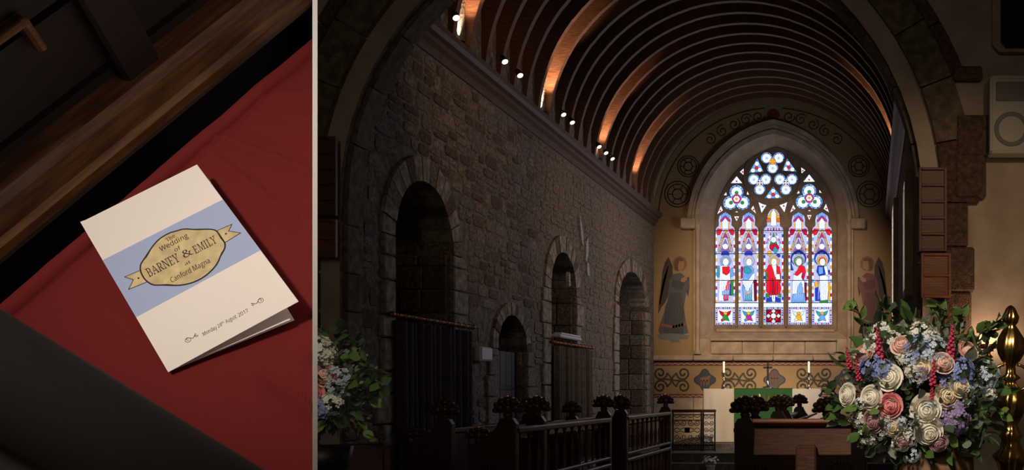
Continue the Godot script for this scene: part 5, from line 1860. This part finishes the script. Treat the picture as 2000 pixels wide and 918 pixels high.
func flowers() -> void:
	var c := site(1795, 765, 4.0)
	var t := thing("flower_arrangement", "large round arrangement of white roses and blue flowers beside the brass stand", "flowers", at(c))
	var list := [["white_rose", 1653, 770, 44], ["white_rose", 1699, 775, 46], ["white_rose", 1733, 738, 50], ["white_rose", 1801, 797, 56], ["white_rose", 1807, 840, 52], ["cream_rose", 1841, 772, 48], ["cream_rose", 1789, 721, 48], ["cream_rose", 1740, 827, 48], ["cream_rose", 1865, 755, 40], ["blush_rose", 1833, 711, 42], ["pink_rose", 1735, 790, 46], ["mauve_rose", 1703, 820, 44], ["blush_rose", 1757, 677, 44], ["blush_rose", 1684, 692, 46], ["blush_rose", 1883, 686, 42], ["mauve_rose", 1826, 861, 36], ["mauve_rose", 1760, 858, 34],
		["spike", 1718, 675, 64], ["spike", 1846, 674, 66], ["spike", 1662, 700, 44], ["spike", 1679, 724, 40], ["spike", 1813, 728, 50], ["spike", 1811, 762, 34],
		["blue_flower", 1786, 682, 62], ["blue_flower", 1698, 716, 50], ["blue_flower", 1716, 722, 44], ["blue_flower", 1870, 724, 56], ["blue_flower", 1846, 743, 44], ["pale_flower", 1816, 684, 60], ["pale_flower", 1924, 728, 70], ["lilac_flower", 1860, 817, 62], ["pale_flower", 1878, 770, 44], ["white_flower", 1716, 648, 44], ["white_flower", 1738, 664, 40], ["white_flower", 1796, 650, 52], ["white_flower", 1812, 660, 36], ["white_flower", 1700, 672, 40], ["white_flower", 1716, 840, 34], ["white_flower", 1760, 846, 40], ["lilac_flower", 1790, 732, 32], ["white_flower", 1690, 850, 44], ["white_flower", 1672, 815, 40]]
	for k in 20:
		var v := Vector2.from_angle(rng.randf() * TAU) * sqrt(rng.randf()) * 150.0
		list.append([["white_flower", "white_flower", "pale_flower"][k % 3], 1795 + v.x, 770 + v.y * 0.8, rng.randf_range(20, 30)])
	bouquet(t, c, 0.34, 4.0, list, 170, 1300)
	# sprigs that stick out
	for q in [[1640, 780, 1605, 762, 6], [1650, 800, 1612, 815, 5], [1690, 690, 1672, 590, 7], [1730, 670, 1722, 588, 8], [1760, 660, 1740, 600, 6], [1840, 660, 1830, 592, 8], [1870, 670, 1880, 612, 6], [1900, 680, 1935, 640, 6], [1910, 720, 1950, 620, 8], [1900, 800, 1960, 810, 8], [1890, 830, 1935, 860, 8], [1880, 850, 1905, 885, 6], [1700, 850, 1690, 890, 6], [1760, 870, 1760, 905, 6], [1920, 770, 1965, 760, 6]]:
		sprig(t, site(q[0], q[1], 4.0) - c, site(q[2], q[3], 3.9) - c, q[4], 0.06, [M.leaf, M.leaf2, M.leaf3][int(q[0]) % 3])
	var u := thing("pedestal_urn", "terracotta urn on a pedestal under the large flower arrangement", "urn", at(Vector3(c.x + 0.06, 0, c.z)))
	var st := start(true)
	lathe(st, [[0.001, 0.95], [0.05, 0.95], [0.045, 0.98], [0.09, 1.02], [0.15, 1.10], [0.165, 1.20], [0.15, 1.24], [0.16, 1.26], [0.14, 1.255], [0.001, 1.2]], 24)
	part("urn", st, M.urn, u)
	st = start(true)
	lathe(st, [[0.001, 0.0], [0.16, 0.0], [0.16, 0.08], [0.10, 0.12], [0.08, 0.5], [0.10, 0.86], [0.14, 0.90], [0.14, 0.95], [0.001, 0.95]], 20)
	part("pedestal", st, M.freestone, u)
	# the arrangement left of the chancel, beside the partition
	var c2 := site(632, 758, 4.3)
	var t2 := thing("flower_arrangement", "arrangement of pink roses and white blossom left of the choir stalls", "flowers", at(c2))
	var list2 := [["white_flower", 650, 677, 70], ["white_flower", 632, 690, 60], ["white_flower", 662, 690, 50], ["cream_rose", 635, 723, 48], ["blush_rose", 674, 732, 46], ["pink_rose", 655, 767, 46], ["pink_rose", 625, 783, 46], ["spike", 655, 716, 46], ["pale_flower", 699, 735, 46], ["pale_flower", 696, 758, 40], ["blue_flower", 661, 800, 56], ["lilac_flower", 630, 810, 44], ["white_flower", 690, 790, 44], ["mauve_rose", 600, 740, 46], ["white_rose", 590, 700, 46], ["blue_flower", 600, 780, 46]]
	bouquet(t2, c2, 0.24, 4.3, list2, 70, 500)
	for q in [[650, 700, 668, 642, 5], [680, 690, 705, 668, 5], [690, 720, 716, 705, 4], [700, 760, 745, 748, 5], [700, 790, 760, 765, 5], [690, 820, 715, 850, 6], [640, 680, 628, 640, 4]]:
		sprig(t2, site(q[0], q[1], 4.3) - c2, site(q[2], q[3], 4.25) - c2, q[4], 0.06, [M.leaf2, M.leaf, M.leaf3][int(q[0] / 10.0) % 3])
	var s2 := thing("flower_stand", "dark stand under the arrangement of pink roses", "stand", at(Vector3(c2.x, 0, c2.z)))
	st = start(true)
	lathe(st, [[0.001, 0.0], [0.18, 0.0], [0.18, 0.03], [0.03, 0.06], [0.025, 1.1], [0.10, 1.16], [0.12, 1.26], [0.001, 1.24]], 16)
	part("column", st, M.iron, s2)

# ------------------------------------------------------------------ nave fittings
func hymn_board(label: String, c: Vector3, w: float, h: float, slats: int, m: Material) -> void:
	var t := thing("hymn_board", label, "hymn board", at(c), "hymn boards beside the chancel arch")
	block("back", Vector3(0, 0, 0), Vector3(w, h, 0.02), m, t, 0.004)
	for s in [-1.0, 1.0]:
		block("stile", Vector3(s * (w / 2 - 0.012), 0, 0.016), Vector3(0.024, h, 0.02), m, t, 0.004)
	for k in slats + 1:
		block("slat", Vector3(0, h / 2 - 0.012 - k * (h - 0.024) / slats, 0.02), Vector3(w - 0.04, 0.022, 0.026), m, t, 0.005)

func nave_fittings() -> void:
	var f := 8.10
	hymn_board("tall dark wooden hymn board with five slots, right of the arch", site(1822, 410, f), 0.235, 0.70, 5, M.hymn)
	hymn_board("short orange wooden hymn board below the tall dark one", site(1828, 538, f - 0.02), 0.25, 0.37, 2, M.hymn_light)
	hymn_board("tall dark wooden hymn board left of the arch, beside the partition", site(628, 345, f), 0.26, 0.66, 5, M.hymn)
	hymn_board("short brown wooden hymn board left of the arch", site(628, 466, f), 0.26, 0.32, 2, M.hymn_light)
	# loudspeaker
	var p := site(1975, 225, 8.05)
	var sp := thing("loudspeaker", "square off-white loudspeaker high on the plaster wall", "loudspeaker", at(p))
	block("case", Vector3(0, 0, -0.06), Vector3(0.36, 0.64, 0.16), M.speaker_white, sp, 0.01)
	for s in [-1.0, 1.0]:
		block("frame_bar", Vector3(s * 0.17, 0, 0.025), Vector3(0.025, 0.64, 0.02), M.speaker_white, sp, 0.006)
		block("frame_bar", Vector3(0, s * 0.31, 0.025), Vector3(0.36, 0.025, 0.02), M.speaker_white, sp, 0.006)
	var st := start(true)
	lathe(st, [[0.145, 0.0], [0.14, 0.012], [0.12, 0.006], [0.06, -0.02], [0.03, -0.02], [0.001, -0.01]], 28, at(Vector3(0.0, -0.12, 0.02), Basis(Vector3.RIGHT, PI / 2)))
	part("cone", st, M.speaker_grey, sp)
	block("horn", Vector3(0.0, 0.19, 0.02), Vector3(0.26, 0.16, 0.02), M.speaker_grey, sp, 0.006)
	# dark recess high on the wall, with a pale chamfered edge
	var q := site(2010, 35, 8.14)
	var rc := setting("window_5", at(q))
	st = start()
	var o := PackedVector2Array([Vector2(-0.31, 0.7), Vector2(-0.31, -0.22), Vector2(-0.25, -0.29), Vector2(0.31, -0.29), Vector2(0.31, 0.7)])
	prism(st, o, 0.05, at(Vector3(0, 0, -0.04)))
	part("window_frame", st, M.freestone, rc)
	st = start()
	prism(st, PackedVector2Array([Vector2(-0.24, 0.66), Vector2(-0.24, -0.21), Vector2(-0.20, -0.26), Vector2(0.28, -0.26), Vector2(0.28, 0.66)]), 0.05, at(Vector3(0, 0, -0.035)))
	part("window_opening", st, M.screen_black, rc)
	# bracket with two candle glasses on the wall
	var cd := site(1931, 672, 7.95)
	var sc := thing("wall_candle_bracket", "brass wall bracket with glowing candle glasses behind the flowers", "candle bracket", at(cd))
	st = start(true)
	lathe(st, [[0.001, -0.12], [0.04, -0.11], [0.015, -0.08], [0.015, -0.045], [0.08, -0.035], [0.085, -0.02], [0.001, -0.025]], 16)
	part("bracket", st, M.brass, sc)
	block("wall_arm", Vector3(0, -0.06, -0.12), Vector3(0.03, 0.03, 0.2), M.brass, sc, 0.006)
	for s in [-1.0, 1.0]:
		st = start(true)
		lathe(st, [[0.001, -0.035], [0.04, -0.035], [0.045, 0.0], [0.001, 0.0]], 14, at(Vector3(s * 0.046, 0, 0)))
		part("cup", st, M.red_glass, sc)
		st = start(true)
		lathe(st, [[0.045, 0.0], [0.05, 0.02], [0.046, 0.05], [0.02, 0.075], [0.001, 0.09]], 14, at(Vector3(s * 0.046, 0, 0)))
		part("candle_flame", st, M.flame, sc)
		var l := OmniLight3D.new()
		l.name = "candle_light"
		l.light_energy = 0.07
		l.light_color = Color(1.0, 0.84, 0.70)
		l.light_size = 0.04
		l.omni_range = 20.0
		l.omni_attenuation = 2.0
		l.shadow_enabled = true
		sc.add_child(l, true)
		l.position = Vector3(s * 0.046, 0.04, 0.0)
	# lectern, seen from the side away from the reader
	var le := site(1568, 848, 4.6)
	var t := thing("lectern", "plain wooden lectern with a sloping desk in front of the carved stalls", "lectern", at(Vector3(le.x, 0, le.z)))
	var tilt := Basis(Vector3.RIGHT, -0.35)
	block("desk_board", Vector3(0, 1.272, 0), Vector3(0.46, 0.155, 0.022), M.lectern, t, 0.004, tilt)
	block("desk_ledge", Vector3(0, 1.348, -0.005), Vector3(0.47, 0.022, 0.10), M.hymn_light, t, 0.005, tilt)
	block("post", Vector3(0.02, 0.62, 0.06), Vector3(0.095, 1.26, 0.07), M.lectern, t, 0.008)
	block("collar", Vector3(0.02, 1.10, 0.06), Vector3(0.12, 0.05, 0.09), M.lectern, t, 0.01)
	block("foot", Vector3(0.02, 0.03, 0.0), Vector3(0.4, 0.06, 0.4), M.lectern, t, 0.01)
	# tall brass stand at the right edge
	var b := site(1974, 760, 4.5)
	var br := thing("brass_stand", "tall polished brass standard with swelling knops at the right edge", "candle stand", at(Vector3(b.x, 0, b.z)))
	var s3 := FOCAL / 4.5
	var yy := func(py: float) -> float: return EYE.y + (765.0 - py) / s3
	var knots := [[0.001, 0.0], [0.17, 0.0], [0.17, 0.05], [0.08, 0.10], [0.035, 0.2], [0.03, 0.9]]
	for k in [[22, 930], [30, 905], [40, 890], [24, 875], [20, 860], [26, 850], [20, 842], [14, 830], [24, 815], [34, 795], [36, 780], [26, 762], [14, 752], [11, 745], [22, 738], [11, 730], [10, 715], [20, 705], [28, 692], [32, 678], [28, 660], [18, 645], [11, 635], [16, 630], [19, 620], [14, 610], [10, 602], [5, 598], [0.5, 596]]:
		knots.append([k[0] * 0.85 / s3, yy.call(k[1])])
	st = start(true)
	lathe(st, knots, 42, Transform3D(), 9, 0.09)
	part("standard", st, M.brass, br)
	for s in [-1.0, 1.0]:
		st = start(true)
		var arm := []
		for k in 13:
			var a := PI * k / 12
			arm.append(Vector3(s * (0.03 + 0.055 * sin(a)), yy.call(738.0) + 0.06 * cos(a), 0.0))
		tube(st, arm, 0.007, -1, 8)
		part("handle", st, M.brass, br)
	# sloping front desk of the nave by the left arrangement
	var fd := thing("nave_desk", "oak prayer desk with a sloping book rest beside the left flowers", "desk", at(Vector3(-1.38, 0, -6.3)))
	var slope := Basis(Vector3.UP, 0.5) * Basis(Vector3.BACK, -0.42)
	block("book_rest", Vector3(0, 1.30, 0), Vector3(0.50, 0.03, 0.34), M.oak2, fd, 0.006, slope)
	block("ledge", Vector3(0.03, 1.315, 0.17), Vector3(0.50, 0.03, 0.025), M.lectern, fd, 0.005, slope)
	block("ledge", Vector3(-0.10, 1.38, -0.17), Vector3(0.40, 0.03, 0.03), M.oak2, fd, 0.005, slope)
	block("front_panel", Vector3(0, 0.58, 0.0), Vector3(0.44, 1.16, 0.05), M.oak, fd, 0.006, Basis(Vector3.UP, 0.5))
	for s in [-1.0, 1.0]:
		block("side_panel", Basis(Vector3.UP, 0.5) * Vector3(s * 0.24, 0, -0.08) + Vector3(0, 0.56, 0), Vector3(0.04, 1.12, 0.3), M.oak, fd, 0.006, Basis(Vector3.UP, 0.5))
